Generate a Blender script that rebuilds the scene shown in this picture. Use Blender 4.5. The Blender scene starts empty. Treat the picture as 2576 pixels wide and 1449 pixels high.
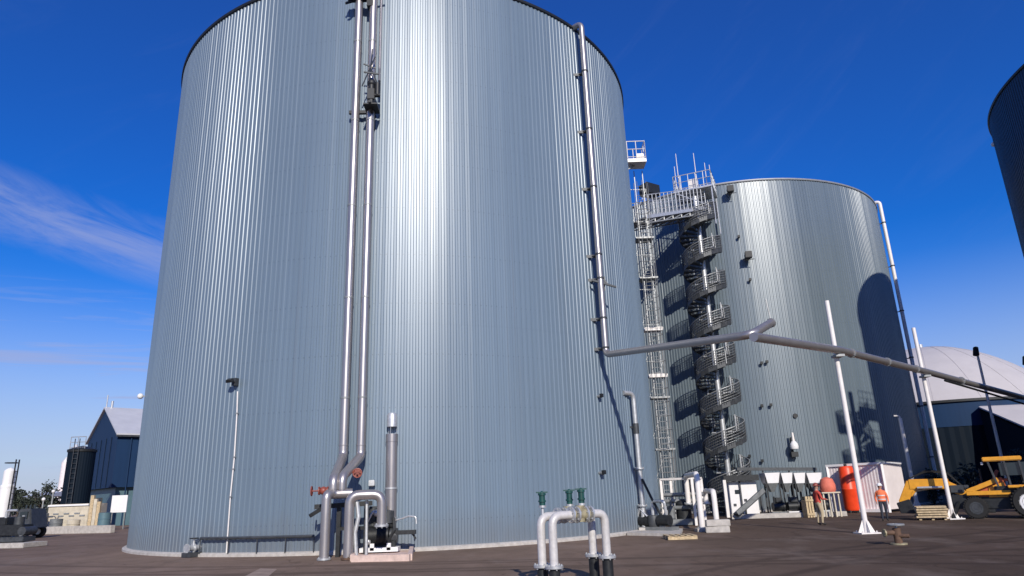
import bpy, bmesh, math, random
from math import sin, cos, pi, radians, atan2, sqrt, hypot
from mathutils import Vector, Matrix
random.seed(7)
SC = bpy.context.scene
COL = SC.collection

# ------------------------------------------------------------------ camera
F_PX, PITCH, ROLL, EYE = 1717.0, radians(16.7), radians(2.07), 1.65
CX, CY = 1288.0, 724.5                       # picture measured at 2576 x 1449
fw = Vector((0, cos(PITCH), sin(PITCH)))
up0 = Vector((0, -sin(PITCH), cos(PITCH)))
rt0 = Vector((1, 0, 0))
rt = rt0 * cos(ROLL) - up0 * sin(ROLL)
up = up0 * cos(ROLL) + rt0 * sin(ROLL)
cam_data = bpy.data.cameras.new('camera')
cam = bpy.data.objects.new('camera', cam_data); COL.objects.link(cam)
cam_data.sensor_width = 36.0; cam_data.lens = F_PX / 2576 * 36
cam_data.clip_start = 0.1; cam_data.clip_end = 9000
m = Matrix((rt, up, -fw)).transposed().to_4x4(); m.translation = Vector((0, 0, EYE))
cam.matrix_world = m
SC.camera = cam

# ------------------------------------------------------------------ light
SUN_AZ, SUN_EL = radians(169), radians(28)
SC.view_settings.view_transform = 'Standard'
SC.view_settings.look = 'None'
SC.view_settings.exposure = 0.0
SC.view_settings.gamma = 1.0
w = bpy.data.worlds.new('World'); SC.world = w; w.use_nodes = True
nt = w.node_tree; nt.nodes.clear()
def N(t, typ, **kw):
    n = t.nodes.new(typ)
    for k, v in kw.items(): setattr(n, k, v)
    return n
def L(t, a, b): t.links.new(a, b)
sky = N(nt, 'ShaderNodeTexSky', sky_type='NISHITA', sun_disc=False)
sky.sun_elevation = SUN_EL; sky.sun_rotation = SUN_AZ
sky.air_density = 1.0; sky.dust_density = 0.1; sky.ozone_density = 3.0
hsv = N(nt, 'ShaderNodeHueSaturation'); hsv.inputs['Saturation'].default_value = 1.50; hsv.inputs['Hue'].default_value = 0.525
hsv.inputs['Value'].default_value = 1.62
L(nt, sky.outputs[0], hsv.inputs['Color'])
tc = N(nt, 'ShaderNodeTexCoord')
sep = N(nt, 'ShaderNodeSeparateXYZ'); L(nt, tc.outputs['Generated'], sep.inputs[0])
def M(t, op, a, b=None, c=None, clamp=False):
    n = N(t, 'ShaderNodeMath', operation=op, use_clamp=clamp)
    for i, v in enumerate((a, b, c)):
        if v is None: continue
        if isinstance(v, (int, float)): n.inputs[i].default_value = v
        else: L(t, v, n.inputs[i])
    return n.outputs[0]
# cirrus: gnomonic plane above the viewer, streaks by stretched noise
az = M(nt, 'ARCTAN2', sep.outputs[0], sep.outputs[1])
hor = M(nt, 'SQRT', M(nt, 'ADD', M(nt, 'MULTIPLY', sep.outputs[0], sep.outputs[0]), M(nt, 'MULTIPLY', sep.outputs[1], sep.outputs[1])))
el = M(nt, 'ARCTAN2', sep.outputs[2], hor)
def noise_at(xs, ys, scale, detail, tilt=0.0, rough=.6, seed=0.0):
    cb = N(nt, 'ShaderNodeCombineXYZ')
    e2 = M(nt, 'ADD', el, M(nt, 'MULTIPLY', az, tilt))
    L(nt, M(nt, 'MULTIPLY', az, xs), cb.inputs[0]); L(nt, M(nt, 'MULTIPLY', e2, ys), cb.inputs[1]); cb.inputs[2].default_value = seed
    n = N(nt, 'ShaderNodeTexNoise'); n.inputs['Scale'].default_value = scale; n.inputs['Detail'].default_value = detail
    n.inputs['Roughness'].default_value = rough; n.inputs['Distortion'].default_value = 0.6
    L(nt, cb.outputs[0], n.inputs['Vector']); return n.outputs[0]
def ramp(v, a, b):
    n = N(nt, 'ShaderNodeMapRange', clamp=True, interpolation_type='SMOOTHSTEP')
    L(nt, v, n.inputs[0]); n.inputs[1].default_value = a; n.inputs[2].default_value = b; return n.outputs[0]
# slanting band, higher to the left
band_c = M(nt, 'SUBTRACT', el, M(nt, 'ADD', 0.338, M(nt, 'MULTIPLY', M(nt, 'ADD', az, 0.60), -0.19)))
band = M(nt, 'SUBTRACT', 1.0, ramp(M(nt, 'ABSOLUTE', band_c), 0.005, 0.062))
n1 = noise_at(5, 24, 1.1, 9, 0.28, .66, 1.3)
band = M(nt, 'MULTIPLY', band, ramp(n1, 0.22, 0.72))
band = M(nt, 'MULTIPLY', band, ramp(az, 0.3, -0.1))
# low streaks near the horizon
n2 = noise_at(3, 42, 1.0, 7, -0.05, .6, 4.1)
low = M(nt, 'MULTIPLY', ramp(n2, 0.40, 0.68), ramp(el, 0.34, 0.10))
low = M(nt, 'MULTIPLY', low, ramp(az, 0.9, -0.35))
# faint wisps elsewhere
n3 = noise_at(3, 12, 1.4, 9, -0.6, .65, 8.7)
thin = M(nt, 'ADD', M(nt, 'MULTIPLY', ramp(n3, 0.50, 0.85), 0.035), 0.035)
hz_ = M(nt, 'MULTIPLY', ramp(el, 0.32, 0.0), 0.85)
cl = M(nt, 'MULTIPLY', M(nt, 'MAXIMUM', M(nt, 'MAXIMUM', hz_, thin), M(nt, 'MAXIMUM', M(nt, 'MULTIPLY', band, 0.62), M(nt, 'MULTIPLY', low, 0.95))), 1.0, clamp=True)
mixc = N(nt, 'ShaderNodeMix', data_type='RGBA')
L(nt, cl, mixc.inputs[0]); L(nt, hsv.outputs[0], mixc.inputs[6]); mixc.inputs[7].default_value = (4.3, 4.9, 8.0, 1)
bg = N(nt, 'ShaderNodeBackground'); bg.inputs['Strength'].default_value = 0.085
L(nt, mixc.outputs[2], bg.inputs['Color'])
wo = N(nt, 'ShaderNodeOutputWorld'); L(nt, bg.outputs[0], wo.inputs['Surface'])

sd = bpy.data.lights.new('sun', 'SUN'); sd.energy = 4.3; sd.angle = radians(0.53); sd.color = (1.0, 0.93, 0.83)
so = bpy.data.objects.new('sun', sd); COL.objects.link(so)
sdir = Vector((sin(SUN_AZ) * cos(SUN_EL), cos(SUN_AZ) * cos(SUN_EL), sin(SUN_EL)))
so.rotation_euler = sdir.to_track_quat('Z', 'Y').to_euler(); so.location = (30, -40, 60)

# ------------------------------------------------------------------ measuring helpers (real distances)
EYEV = Vector((0, 0, EYE))
def ray(x, y): return (fw * F_PX + rt * (x - CX) - up * (y - CY)).normalized()
def G(x, y, z=0.0):
    d = ray(x, y); t = (z - EYE) / d.z; p = EYEV + d * t; return Vector((p.x, p.y, z))
def AT(x, y, Y):
    d = ray(x, y); return EYEV + d * (Y / d.y)
def proj(P):
    v = Vector(P) - EYEV; z = v.dot(fw); return CX + F_PX * v.dot(rt) / z, CY - F_PX * v.dot(up) / z
def ZOF(P, ypx):                              # height above P at which a vertical reaches picture row ypx
    a, b = -5.0, 80.0
    for _ in range(50):
        c = (a + b) / 2
        if proj((P[0], P[1], c))[1] > ypx: a = c
        else: b = c
    return (a + b) / 2
def HIT(x, y, T):
    d = ray(x, y); a = d.x**2 + d.y**2; b = 2*(d.x*(-T[0]) + d.y*(-T[1])); k = T[0]**2 + T[1]**2 - T[2]**2
    t = (-b - sqrt(max(0, b*b - 4*a*k))) / (2*a); return EYEV + d * t
T1 = (-5.34, 34.57, 11.85); T2 = (18.3, 55.6, 12.0); T3 = (38.3, 29.3, 11.95)
def OUT(P, T): v = Vector((P[0]-T[0], P[1]-T[1], 0)); return v.normalized()

# ------------------------------------------------------------------ mesh helpers
class MB:
    def __init__(s): s.v = []; s.f = []; s.mi = []; s.cur = 0
    def add(s, vs, fs):
        o = len(s.v); s.v += [tuple(v) for v in vs]; s.f += [tuple(i + o for i in f) for f in fs]; s.mi += [s.cur] * len(fs); return s
    def box(s, c, sz, rz=0.0, rx=0.0, ry=0.0, taper=1.0):
        R = Matrix.Rotation(rz, 3, 'Z') @ Matrix.Rotation(ry, 3, 'Y') @ Matrix.Rotation(rx, 3, 'X')
        x, y, z = [a / 2 for a in sz]; vs = []
        for dz in (-z, z):
            k = taper if dz > 0 else 1
            for dx, dy in ((-x, -y), (x, -y), (x, y), (-x, y)):
                vs.append(Vector(c) + R @ Vector((dx*k, dy*k, dz)))
        return s.add(vs, [(3,2,1,0),(4,5,6,7),(0,1,5,4),(1,2,6,5),(2,3,7,6),(3,0,4,7)])
    def hexa(s, p):                            # 8 points: bottom 4 then top 4
        return s.add(p, [(3,2,1,0),(4,5,6,7),(0,1,5,4),(1,2,6,5),(2,3,7,6),(3,0,4,7)])
    def bar(s, a, b, wd, ht=None):
        a, b = Vector(a), Vector(b); ht = ht or wd; d = (b - a); 
        if d.length < 1e-6: return s
        d.normalize(); u = d.cross(Vector((0,0,1)))
        if u.length < .01: u = Vector((1,0,0))
        u.normalize(); v = u.cross(d)
        vs = [p + u*i*wd/2 + v*j*ht/2 for p in (a, b) for i, j in ((-1,-1),(1,-1),(1,1),(-1,1))]
        return s.add(vs, [(3,2,1,0),(4,5,6,7),(0,1,5,4),(1,2,6,5),(2,3,7,6),(3,0,4,7)])
    def cyl(s, a, b, r0, r1=None, n=16, caps=True):
        a, b = Vector(a), Vector(b); r1 = r0 if r1 is None else r1
        d = (b - a).normalized(); u = d.orthogonal().normalized(); v = d.cross(u); vs = []
        for p, r in ((a, r0), (b, r1)):
            for i in range(n):
                t = 2*pi*i/n; vs.append(p + u*cos(t)*r + v*sin(t)*r)
        fs = [(i, (i+1) % n, n + (i+1) % n, n + i) for i in range(n)]
        if caps: fs += [tuple(range(n-1, -1, -1)), tuple(range(n, 2*n))]
        return s.add(vs, fs)
    def tube(s, pts, r, n=14, caps=True):
        pts = [Vector(p) for p in pts]; vs = []; u = None
        rs = r if isinstance(r, (list, tuple)) else [r] * len(pts)
        for i, p in enumerate(pts):
            d = (pts[min(i+1, len(pts)-1)] - pts[max(i-1, 0)]).normalized()
            if u is None: u = d.orthogonal().normalized()
            else:
                u = (u - d * u.dot(d))
                u = u.normalized() if u.length > 1e-6 else d.orthogonal().normalized()
            v = d.cross(u)
            for k in range(n):
                t = 2*pi*k/n; vs.append(p + (u*cos(t) + v*sin(t)) * rs[i])
        fs = []
        for i in range(len(pts)-1):
            for k in range(n): fs.append((i*n+k, i*n+(k+1) % n, (i+1)*n+(k+1) % n, (i+1)*n+k))
        if caps: fs += [tuple(range(n-1, -1, -1)), tuple(range((len(pts)-1)*n, len(pts)*n))]
        return s.add(vs, fs)
    def lathe(s, c, prof, n=32, a0=0.0, a1=2*pi):
        c = Vector(c); full = abs(a1-a0-2*pi) < 1e-4; m_ = n if full else n+1; vs = []
        for r, z in prof:
            for i in range(m_):
                t = a0 + (a1-a0)*i/n; vs.append(c + Vector((r*cos(t), r*sin(t), z)))
        fs = []
        for j in range(len(prof)-1):
            for i in range(n):
                i2 = (i+1) % m_; fs.append((j*m_+i, j*m_+i2, (j+1)*m_+i2, (j+1)*m_+i))
        return s.add(vs, fs)
    def ball(s, c, r, n=12, sq=1.0):
        prof = [(max(1e-4, r*sin(pi*j/8)), -r*sq*cos(pi*j/8)) for j in range(9)]
        return s.lathe(c, prof, n)
    def build(s, name, mats, parent=None, smooth=35, bevel=0.0):
        me = bpy.data.meshes.new(name); me.from_pydata(s.v, [], s.f); me.update()
        if not isinstance(mats, (list, tuple)): mats = [mats]
        for m_ in mats: me.materials.append(m_)
        if len(mats) > 1: me.polygons.foreach_set('material_index', s.mi)
        bm = bmesh.new(); bm.from_mesh(me); bmesh.ops.recalc_face_normals(bm, faces=bm.faces)
        if bevel: bmesh.ops.bevel(bm, geom=[e for e in bm.edges if e.is_manifold and e.calc_face_angle(0) > .6], offset=bevel, segments=2, affect='EDGES', clamp_overlap=True)
        bm.to_mesh(me); bm.free()
        if smooth:
            me.polygons.foreach_set('use_smooth', [True]*len(me.polygons)); me.set_sharp_from_angle(angle=radians(smooth))
        o = bpy.data.objects.new(name, me); COL.objects.link(o)
        if parent is not None:
            o.parent = parent
            if parent.get('_world'):           # points were given in world space: take them to the thing's base
                me.transform(Matrix.Translation(-parent.location) if parent.parent is None else Matrix.Identity(4))
                if parent.parent is not None and parent.type == 'EMPTY': pass
        return o
def sub(mb, name, mats, part, root, **k):      # a sub-part whose points are in world space
    o = mb.build(name, mats, None, **k); o.data.transform(Matrix.Translation(-root.location)); o.parent = part; return o
def thing(name, label, cat, loc=(0,0,0), rz=0.0, group=None, world=True):
    o = bpy.data.objects.new(name, None); COL.objects.link(o); o.empty_display_size = .3
    o.location = loc; o.rotation_euler = (0, 0, rz)
    o['label'] = label; o['category'] = cat
    if group: o['group'] = group
    if world: o['_world'] = 1
    return o
def tag(o, label=None, cat=None, group=None, kind=None):
    if label: o['label'] = label
    if cat: o['category'] = cat
    if group: o['group'] = group
    if kind: o['kind'] = kind
    return o
def fillet(pts, r, n=6):
    pts = [Vector(p) for p in pts]; out = [pts[0]]
    for i in range(1, len(pts)-1):
        a, b, c = pts[i-1], pts[i], pts[i+1]; u = (a-b).normalized(); v = (c-b).normalized()
        ang = u.angle(v)
        if ang > 3.1: out.append(b); continue
        d = min(r / math.tan(ang/2), (a-b).length*.49, (c-b).length*.49)
        p0, p2 = b+u*d, b+v*d
        for k in range(n+1):
            t = k/n; out.append(p0*(1-t)**2 + b*2*t*(1-t) + p2*t*t)
    out.append(pts[-1]); return out
def flange(mb, p, d, r, t=.03, n=16):
    d = Vector(d).normalized(); p = Vector(p); mb.cyl(p-d*t/2, p+d*t/2, r, n=n)
    u = d.orthogonal().normalized(); v = d.cross(u)
    for k in range(6):
        a = 2*pi*k/6; q = p + (u*cos(a)+v*sin(a))*r*.82; mb.cyl(q-d*t*1.1, q+d*t*1.1, r*.09, n=6)
def rail_run(mb, pts, h=1.1, step=1.0, r=.022):
    pts = [Vector(p) for p in pts]
    for i in range(len(pts)-1):
        a, b = pts[i], pts[i+1]; n = max(1, int(round((b-a).length/step)))
        for k in range(n+1):
            p = a.lerp(b, k/n); mb.cyl(p, p+Vector((0,0,h)), r, n=6)
        for z in (h, h*.55, .12): mb.cyl(a+Vector((0,0,z)), b+Vector((0,0,z)), r*(1.15 if z == h else .8), n=6)

# ------------------------------------------------------------------ materials
def mat(name, col, rough=.5, metal=0.0, var=.12, scale=3.0, bump=0.0, bscale=30, spec=.5, dirt=None, stretch=(1,1,1), coat=0.0):
    m_ = bpy.data.materials.new(name); m_.use_nodes = True; t = m_.node_tree; b = t.nodes['Principled BSDF']
    b.inputs['Roughness'].default_value = rough; b.inputs['Metallic'].default_value = metal
    b.inputs['Specular IOR Level'].default_value = spec; b.inputs['Coat Weight'].default_value = coat
    g = N(t, 'ShaderNodeTexCoord'); mp = N(t, 'ShaderNodeMapping'); mp.inputs['Scale'].default_value = stretch
    L(t, g.outputs['Object'], mp.inputs[0])
    n = N(t, 'ShaderNodeTexNoise'); n.inputs['Scale'].default_value = scale; n.inputs['Detail'].default_value = 6; n.inputs['Roughness'].default_value = .6
    L(t, mp.outputs[0], n.inputs['Vector'])
    r = N(t, 'ShaderNodeMapRange'); r.inputs[1].default_value = .3; r.inputs[2].default_value = .7
    L(t, n.outputs[0], r.inputs[0])
    mx = N(t, 'ShaderNodeMix', data_type='RGBA'); L(t, r.outputs[0], mx.inputs[0])
    lo = dirt if dirt else tuple(c*(1-var) for c in col); hi = tuple(min(1, c*(1+var)) for c in col)
    mx.inputs[6].default_value = (*lo, 1); mx.inputs[7].default_value = (*hi, 1)
    L(t, mx.outputs[2], b.inputs['Base Color'])
    rr = N(t, 'ShaderNodeMapRange'); L(t, n.outputs[0], rr.inputs[0]); rr.inputs[3].default_value = max(0.05, rough-.08); rr.inputs[4].default_value = min(1, rough+.1)
    L(t, rr.outputs[0], b.inputs['Roughness'])
    if bump:
        n2 = N(t, 'ShaderNodeTexNoise'); n2.inputs['Scale'].default_value = bscale; n2.inputs['Detail'].default_value = 4
        L(t, mp.outputs[0], n2.inputs['Vector'])
        bp = N(t, 'ShaderNodeBump'); bp.inputs['Strength'].default_value = bump; bp.inputs['Distance'].default_value = .02
        L(t, n2.outputs[0], bp.inputs['Height']); L(t, bp.outputs[0], b.inputs['Normal'])
    return m_
def clad_mat(name, col, rough, metal, seed):
    """painted ribbed sheet: sheet-to-sheet tone, rain streaks, splash dirt by the plinth, lap joint lines with screws"""
    m_ = bpy.data.materials.new(name); m_.use_nodes = True; t = m_.node_tree; b = t.nodes['Principled BSDF']
    g = N(t, 'ShaderNodeTexCoord'); sp = N(t, 'ShaderNodeSeparateXYZ'); L(t, g.outputs['Object'], sp.inputs[0])
    ang = M(t, 'ARCTAN2', sp.outputs[1], sp.outputs[0]); z = sp.outputs[2]
    def nz(xs, zs, det, off=0.0):
        cb = N(t, 'ShaderNodeCombineXYZ'); L(t, M(t, 'MULTIPLY', ang, xs), cb.inputs[0]); L(t, M(t, 'MULTIPLY', z, zs), cb.inputs[1]); cb.inputs[2].default_value = seed + off
        n = N(t, 'ShaderNodeTexNoise'); n.inputs['Scale'].default_value = 1.0; n.inputs['Detail'].default_value = det; n.inputs['Roughness'].default_value = .6
        L(t, cb.outputs[0], n.inputs['Vector']); return n.outputs[0]
    def wn(x):
        n = N(t, 'ShaderNodeTexWhiteNoise', noise_dimensions='1D'); L(t, x, n.inputs['W']); return n.outputs[0]
    sheet = wn(M(t, 'FLOOR', M(t, 'MULTIPLY', M(t, 'ADD', ang, seed), 12.0)))
    tone = M(t, 'ADD', .93, M(t, 'MULTIPLY', sheet, .10))
    tone = M(t, 'MULTIPLY', tone, M(t, 'ADD', .90, M(t, 'MULTIPLY', nz(60, .12, 5), .20)))
    tone = M(t, 'MULTIPLY', tone, M(t, 'ADD', .95, M(t, 'MULTIPLY', nz(5, .25, 4, 3.0), .10)))
    def mr(v, a_, b_, c_=0.0, d_=1.0):
        n = N(t, 'ShaderNodeMapRange', clamp=True); L(t, v, n.inputs[0]); n.inputs[1].default_value = a_; n.inputs[2].default_value = b_; n.inputs[3].default_value = c_; n.inputs[4].default_value = d_; return n.outputs[0]
    # lap joints
    for zj in (7.35, 14.5):
        tone = M(t, 'MULTIPLY', tone, mr(M(t, 'ABSOLUTE', M(t, 'SUBTRACT', z, zj)), .0, .05, .965, 1.0))
    # screw rows every 1.8 m
    fz = M(t, 'ABSOLUTE', M(t, 'SUBTRACT', M(t, 'FRACT', M(t, 'DIVIDE', z, 1.8)), .5)); row = M(t, 'LESS_THAN', fz, .010)
    fa = M(t, 'LESS_THAN', M(t, 'FRACT', M(t, 'MULTIPLY', ang, 59.6)), .18)
    tone = M(t, 'MULTIPLY', tone, M(t, 'SUBTRACT', 1.0, M(t, 'MULTIPLY', M(t, 'MULTIPLY', row, fa), .35)))
    mx = N(t, 'ShaderNodeMix', data_type='RGBA', blend_type='MULTIPLY'); mx.inputs[0].default_value = 1; mx.inputs[6].default_value = (*col, 1)
    cc = N(t, 'ShaderNodeCombineXYZ')
    for i in range(3): L(t, tone, cc.inputs[i])
    L(t, cc.outputs[0], mx.inputs[7])
    dirt = M(t, 'MULTIPLY', mr(M(t, 'ADD', z, M(t, 'MULTIPLY', nz(30, .5, 4, 7.0), -1.4)), -.6, .5, 1.0, 0.0), .55)
    streak = M(t, 'MULTIPLY', mr(nz(140, .07, 3, 11.0), .62, .80), .30)
    m2 = N(t, 'ShaderNodeMix', data_type='RGBA'); L(t, M(t, 'MAXIMUM', dirt, streak), m2.inputs[0]); L(t, mx.outputs[2], m2.inputs[6]); m2.inputs[7].default_value = (.15, .155, .16, 1)
    L(t, m2.outputs[2], b.inputs['Base Color']); b.inputs['Metallic'].default_value = metal; b.inputs['Specular IOR Level'].default_value = .75
    L(t, M(t, 'ADD', rough - .05, M(t, 'ADD', M(t, 'MULTIPLY', sheet, .05), M(t, 'MULTIPLY', nz(40, .2, 4, 5.0), .10))), b.inputs['Roughness'])
    return m_
CLAD = clad_mat('blue_grey_cladding', (.155, .212, .268), .36, .08, 1.7)
CLAD2 = clad_mat('grey_cladding', (.135, .175, .205), .34, .08, 4.2)
CLAD3 = clad_mat('shade_darkened_ribbed_cladding', (.008, .016, .03), .45, .05, 9.1)
RIMD = mat('dark_rim_steel', (.02, .024, .03), .5, .3, .2, 4)
ROOF = mat('grey_roof_sheet', (.22, .24, .26), .5, .3, .15, 1)
CLAD3 = mat('shade_darkened_ribbed_cladding', (.012, .022, .04), .4, .1, .1, .35, 0, stretch=(1,1,.06))  # shade on tank three's unlit side is put into this base colour
RIMG = mat('grey_rim_flashing', (.30, .31, .32), .45, .3, .15, 4)
CONC = mat('pale_concrete', (.46, .43, .39), .9, 0, .2, 5, .4, 30)
CONCP = mat('pinkish_concrete', (.62, .47, .40), .9, 0, .2, 5, .4, 30)
STEEL = mat('stainless_pipe', (.40, .375, .365), .36, .7, .06, 4, 0, stretch=(1,1,.3))
GALV = mat('galvanised_steel', (.55, .56, .56), .42, .55, .14, 8)
GALVD = mat('dull_galvanised_steel', (.30, .31, .31), .5, .4, .2, 8)
WHITEP = mat('white_painted_pipe', (.78, .74, .70), .4, 0, .06, 6)
WHITE = mat('white_painted_sheet', (.80, .79, .78), .5, 0, .05, 2)
HOOPP = mat('weathered_light_grey_pipe', (.56, .54, .52), .45, .1, .14, 9)
PINKW = mat('pinkish_white_panel', (.76, .69, .68), .55, 0, .06, 1.5)
CREAM = mat('cream_paint', (.55, .49, .38), .7, 0, .2, 2)
DARK = mat('black_machinery', (.02, .022, .024), .5, .2, .4, 8)
DGREY = mat('dark_grey_steel', (.06, .065, .07), .5, .3, .3, 6)
MGREY = mat('mid_grey_paint', (.18, .19, .19), .5, .1, .25, 5)
RED = mat('red_valve_paint', (.25, .06, .04), .45, 0, .2, 12)
TEAL = mat('dark_teal_actuator', (.007, .06, .052), .5, 0, .3, 12)
BRASS = mat('khaki_valve_body', (.33, .29, .18), .5, .2, .25, 10)
ORANGE = mat('orange_red_tank', (.80, .06, .012), .42, 0, .12, 3)
SALMON = mat('salmon_tarpaulin', (.68, .17, .11), .7, 0, .15, 5, .4, 12)
YEL = mat('yellow_machine_paint', (.72, .33, .025), .38, 0, .15, 5, coat=.2)
RUB = mat('tyre_rubber', (.015, .015, .015), .85, 0, .3, 20, .5, 60)
GLASS = mat('dark_cab_glass', (.02, .03, .035), .08, 0, .1, 2, spec=.8)
NAVY = mat('navy_cladding', (.012, .036, .09), .6, .0, .12, 1, spec=.15, stretch=(1,1,.1))
NAVYD = mat('dark_navy_cladding', (.005, .011, .02), .65, .0, .15, 1, spec=.12, stretch=(1,1,.1))
TEALW = mat('teal_grey_cladding', (.10, .18, .21), .5, .1, .12, 1)
DOMEM = mat('pale_membrane', (.50, .47, .46), .6, 0, .04, .6)
PROOF = mat('pale_roof_sheet', (.62, .62, .62), .45, .2, .06, 1)
WOOD = mat('pale_timber', (.52, .40, .24), .85, 0, .3, 9, .4, 30)
HIVIS = mat('orange_hi_vis_cloth', (.85, .20, .08), .8, 0, .1, 8)
REDJ = mat('red_work_jacket', (.50, .06, .04), .8, 0, .15, 8)
TROU = mat('dark_trousers', (.03, .035, .05), .9, 0, .15, 8)
KHAKI = mat('khaki_trousers', (.42, .34, .22), .9, 0, .15, 8)
SKIN = mat('skin', (.42, .24, .17), .6, 0, .05, 8)
BOOT = mat('boot_leather', (.02, .018, .015), .6, 0, .1, 8)
REFL = mat('reflective_tape', (.7, .7, .68), .4, .2, .05, 8)
BARK = mat('bark', (.09, .07, .05), .95, 0, .3, 10, .5, 20)
LEAF = mat('dark_green_foliage', (.028, .036, .022), .8, 0, .4, .8)
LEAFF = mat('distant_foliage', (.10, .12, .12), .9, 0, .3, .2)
RUSTW = mat('rust_brown_steel', (.12, .07, .045), .8, .1, .35, 12)

# ground: one big sheet of weathered asphalt with patches
def ground_mat():
    m_ = bpy.data.materials.new('asphalt'); m_.use_nodes = True; t = m_.node_tree; b = t.nodes['Principled BSDF']
    g = N(t, 'ShaderNodeTexCoord')
    def nz(scale, det, st=(1,1,1)):
        mp = N(t, 'ShaderNodeMapping'); mp.inputs['Scale'].default_value = st; L(t, g.outputs['Object'], mp.inputs[0])
        n = N(t, 'ShaderNodeTexNoise'); n.inputs['Scale'].default_value = scale; n.inputs['Detail'].default_value = det; n.inputs['Roughness'].default_value = .65
        L(t, mp.outputs[0], n.inputs['Vector']); return n.outputs[0]
    big = nz(.13, 5); mid = nz(1.1, 7, (1, .6, 1)); fine = nz(60, 3)
    r1 = N(t, 'ShaderNodeValToRGB'); e = r1.color_ramp.elements
    e[0].position = .36; e[0].color = (.142, .098, .068, 1); e[1].position = .64; e[1].color = (.26, .18, .132, 1)
    L(t, M(t, 'ADD', M(t, 'MULTIPLY', big, .6), M(t, 'MULTIPLY', mid, .4)), r1.inputs[0])
    # base tone darkens gradually towards the right of the yard (an edge running away from the camera)
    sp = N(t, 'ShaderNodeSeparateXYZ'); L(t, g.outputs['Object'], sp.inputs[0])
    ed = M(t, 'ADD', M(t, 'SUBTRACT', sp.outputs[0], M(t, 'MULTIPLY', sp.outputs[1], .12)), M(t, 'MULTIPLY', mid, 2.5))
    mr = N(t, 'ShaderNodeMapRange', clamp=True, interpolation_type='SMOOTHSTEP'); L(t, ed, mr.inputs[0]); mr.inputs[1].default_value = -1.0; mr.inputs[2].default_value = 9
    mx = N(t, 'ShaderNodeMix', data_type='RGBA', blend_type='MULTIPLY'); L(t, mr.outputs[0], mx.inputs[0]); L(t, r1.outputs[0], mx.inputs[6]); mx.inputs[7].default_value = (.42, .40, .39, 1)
    m2 = N(t, 'ShaderNodeMix', data_type='RGBA', blend_type='MULTIPLY'); m2.inputs[0].default_value = .6
    fr = N(t, 'ShaderNodeMapRange'); L(t, fine, fr.inputs[0]); fr.inputs[1].default_value = .3; fr.inputs[2].default_value = .7; fr.inputs[3].default_value = .6; fr.inputs[4].default_value = 1.35
    L(t, mx.outputs[2], m2.inputs[6]); L(t, fr.outputs[0], m2.inputs[7])
    # oil and tyre stains
    st = nz(.8, 4, (1, .35, 1)); sr = N(t, 'ShaderNodeMapRange', clamp=True); L(t, st, sr.inputs[0]); sr.inputs[1].default_value = .60; sr.inputs[2].default_value = .72
    m3 = N(t, 'ShaderNodeMix', data_type='RGBA', blend_type='MULTIPLY'); L(t, M(t, 'MULTIPLY', sr.outputs[0], .55), m3.inputs[0]); L(t, m2.outputs[2], m3.inputs[6]); m3.inputs[7].default_value = (.4, .38, .36, 1)
    def crack(scale, wdt, seedz):
        mp = N(t, 'ShaderNodeMapping'); mp.inputs['Location'].default_value = (seedz, seedz*2, 0); L(t, g.outputs['Object'], mp.inputs[0])
        nn_ = N(t, 'ShaderNodeTexNoise'); nn_.inputs['Scale'].default_value = 1.2; nn_.inputs['Detail'].default_value = 5; L(t, mp.outputs[0], nn_.inputs['Vector'])
        vm = N(t, 'ShaderNodeVectorMath', operation='MULTIPLY_ADD'); L(t, nn_.outputs['Color'], vm.inputs[0]); vm.inputs[1].default_value = (1.6, 1.6, 0); L(t, mp.outputs[0], vm.inputs[2])
        v_ = N(t, 'ShaderNodeTexVoronoi', feature='DISTANCE_TO_EDGE'); v_.inputs['Scale'].default_value = scale; L(t, vm.outputs[0], v_.inputs['Vector'])
        q_ = N(t, 'ShaderNodeMapRange', clamp=True); L(t, v_.outputs['Distance'], q_.inputs[0]); q_.inputs[1].default_value = 0; q_.inputs[2].default_value = wdt; q_.inputs[3].default_value = 1; q_.inputs[4].default_value = 0
        return q_.outputs[0]
    ck = M(t, 'MULTIPLY', crack(.16, .006, 3.0), .55)
    # tyre tracks: pairs of worn bands curving across the yard
    def track(ox, oy, R0):
        dx = M(t, 'SUBTRACT', sp.outputs[0], ox); dy = M(t, 'SUBTRACT', sp.outputs[1], oy)
        rr_ = M(t, 'SQRT', M(t, 'ADD', M(t, 'MULTIPLY', dx, dx), M(t, 'MULTIPLY', dy, dy))); rr_ = M(t, 'ADD', rr_, M(t, 'MULTIPLY', mid, .35))
        d_ = M(t, 'ABSOLUTE', M(t, 'SUBTRACT', M(t, 'ABSOLUTE', M(t, 'SUBTRACT', rr_, R0)), .85))
        q_ = N(t, 'ShaderNodeMapRange', clamp=True, interpolation_type='SMOOTHSTEP'); L(t, d_, q_.inputs[0]); q_.inputs[1].default_value = .05; q_.inputs[2].default_value = .26; q_.inputs[3].default_value = 1; q_.inputs[4].default_value = 0
        return q_.outputs[0]
    tr = M(t, 'MAXIMUM', M(t, 'MAXIMUM', track(-6, -22, 40.5), track(30, -12, 37)), track(4, 60, 43))
    tr = M(t, 'MULTIPLY', tr, M(t, 'MULTIPLY', mid, 1.1))
    m4 = N(t, 'ShaderNodeMix', data_type='RGBA', blend_type='MULTIPLY'); L(t, M(t, 'MAXIMUM', tr, ck), m4.inputs[0]); L(t, m3.outputs[2], m4.inputs[6]); m4.inputs[7].default_value = (.40, .38, .36, 1)
    dusty = nz(.5, 6, (1, .5, 1)); dr = N(t, 'ShaderNodeMapRange', clamp=True); L(t, dusty, dr.inputs[0]); dr.inputs[1].default_value = .52; dr.inputs[2].default_value = .75
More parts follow.
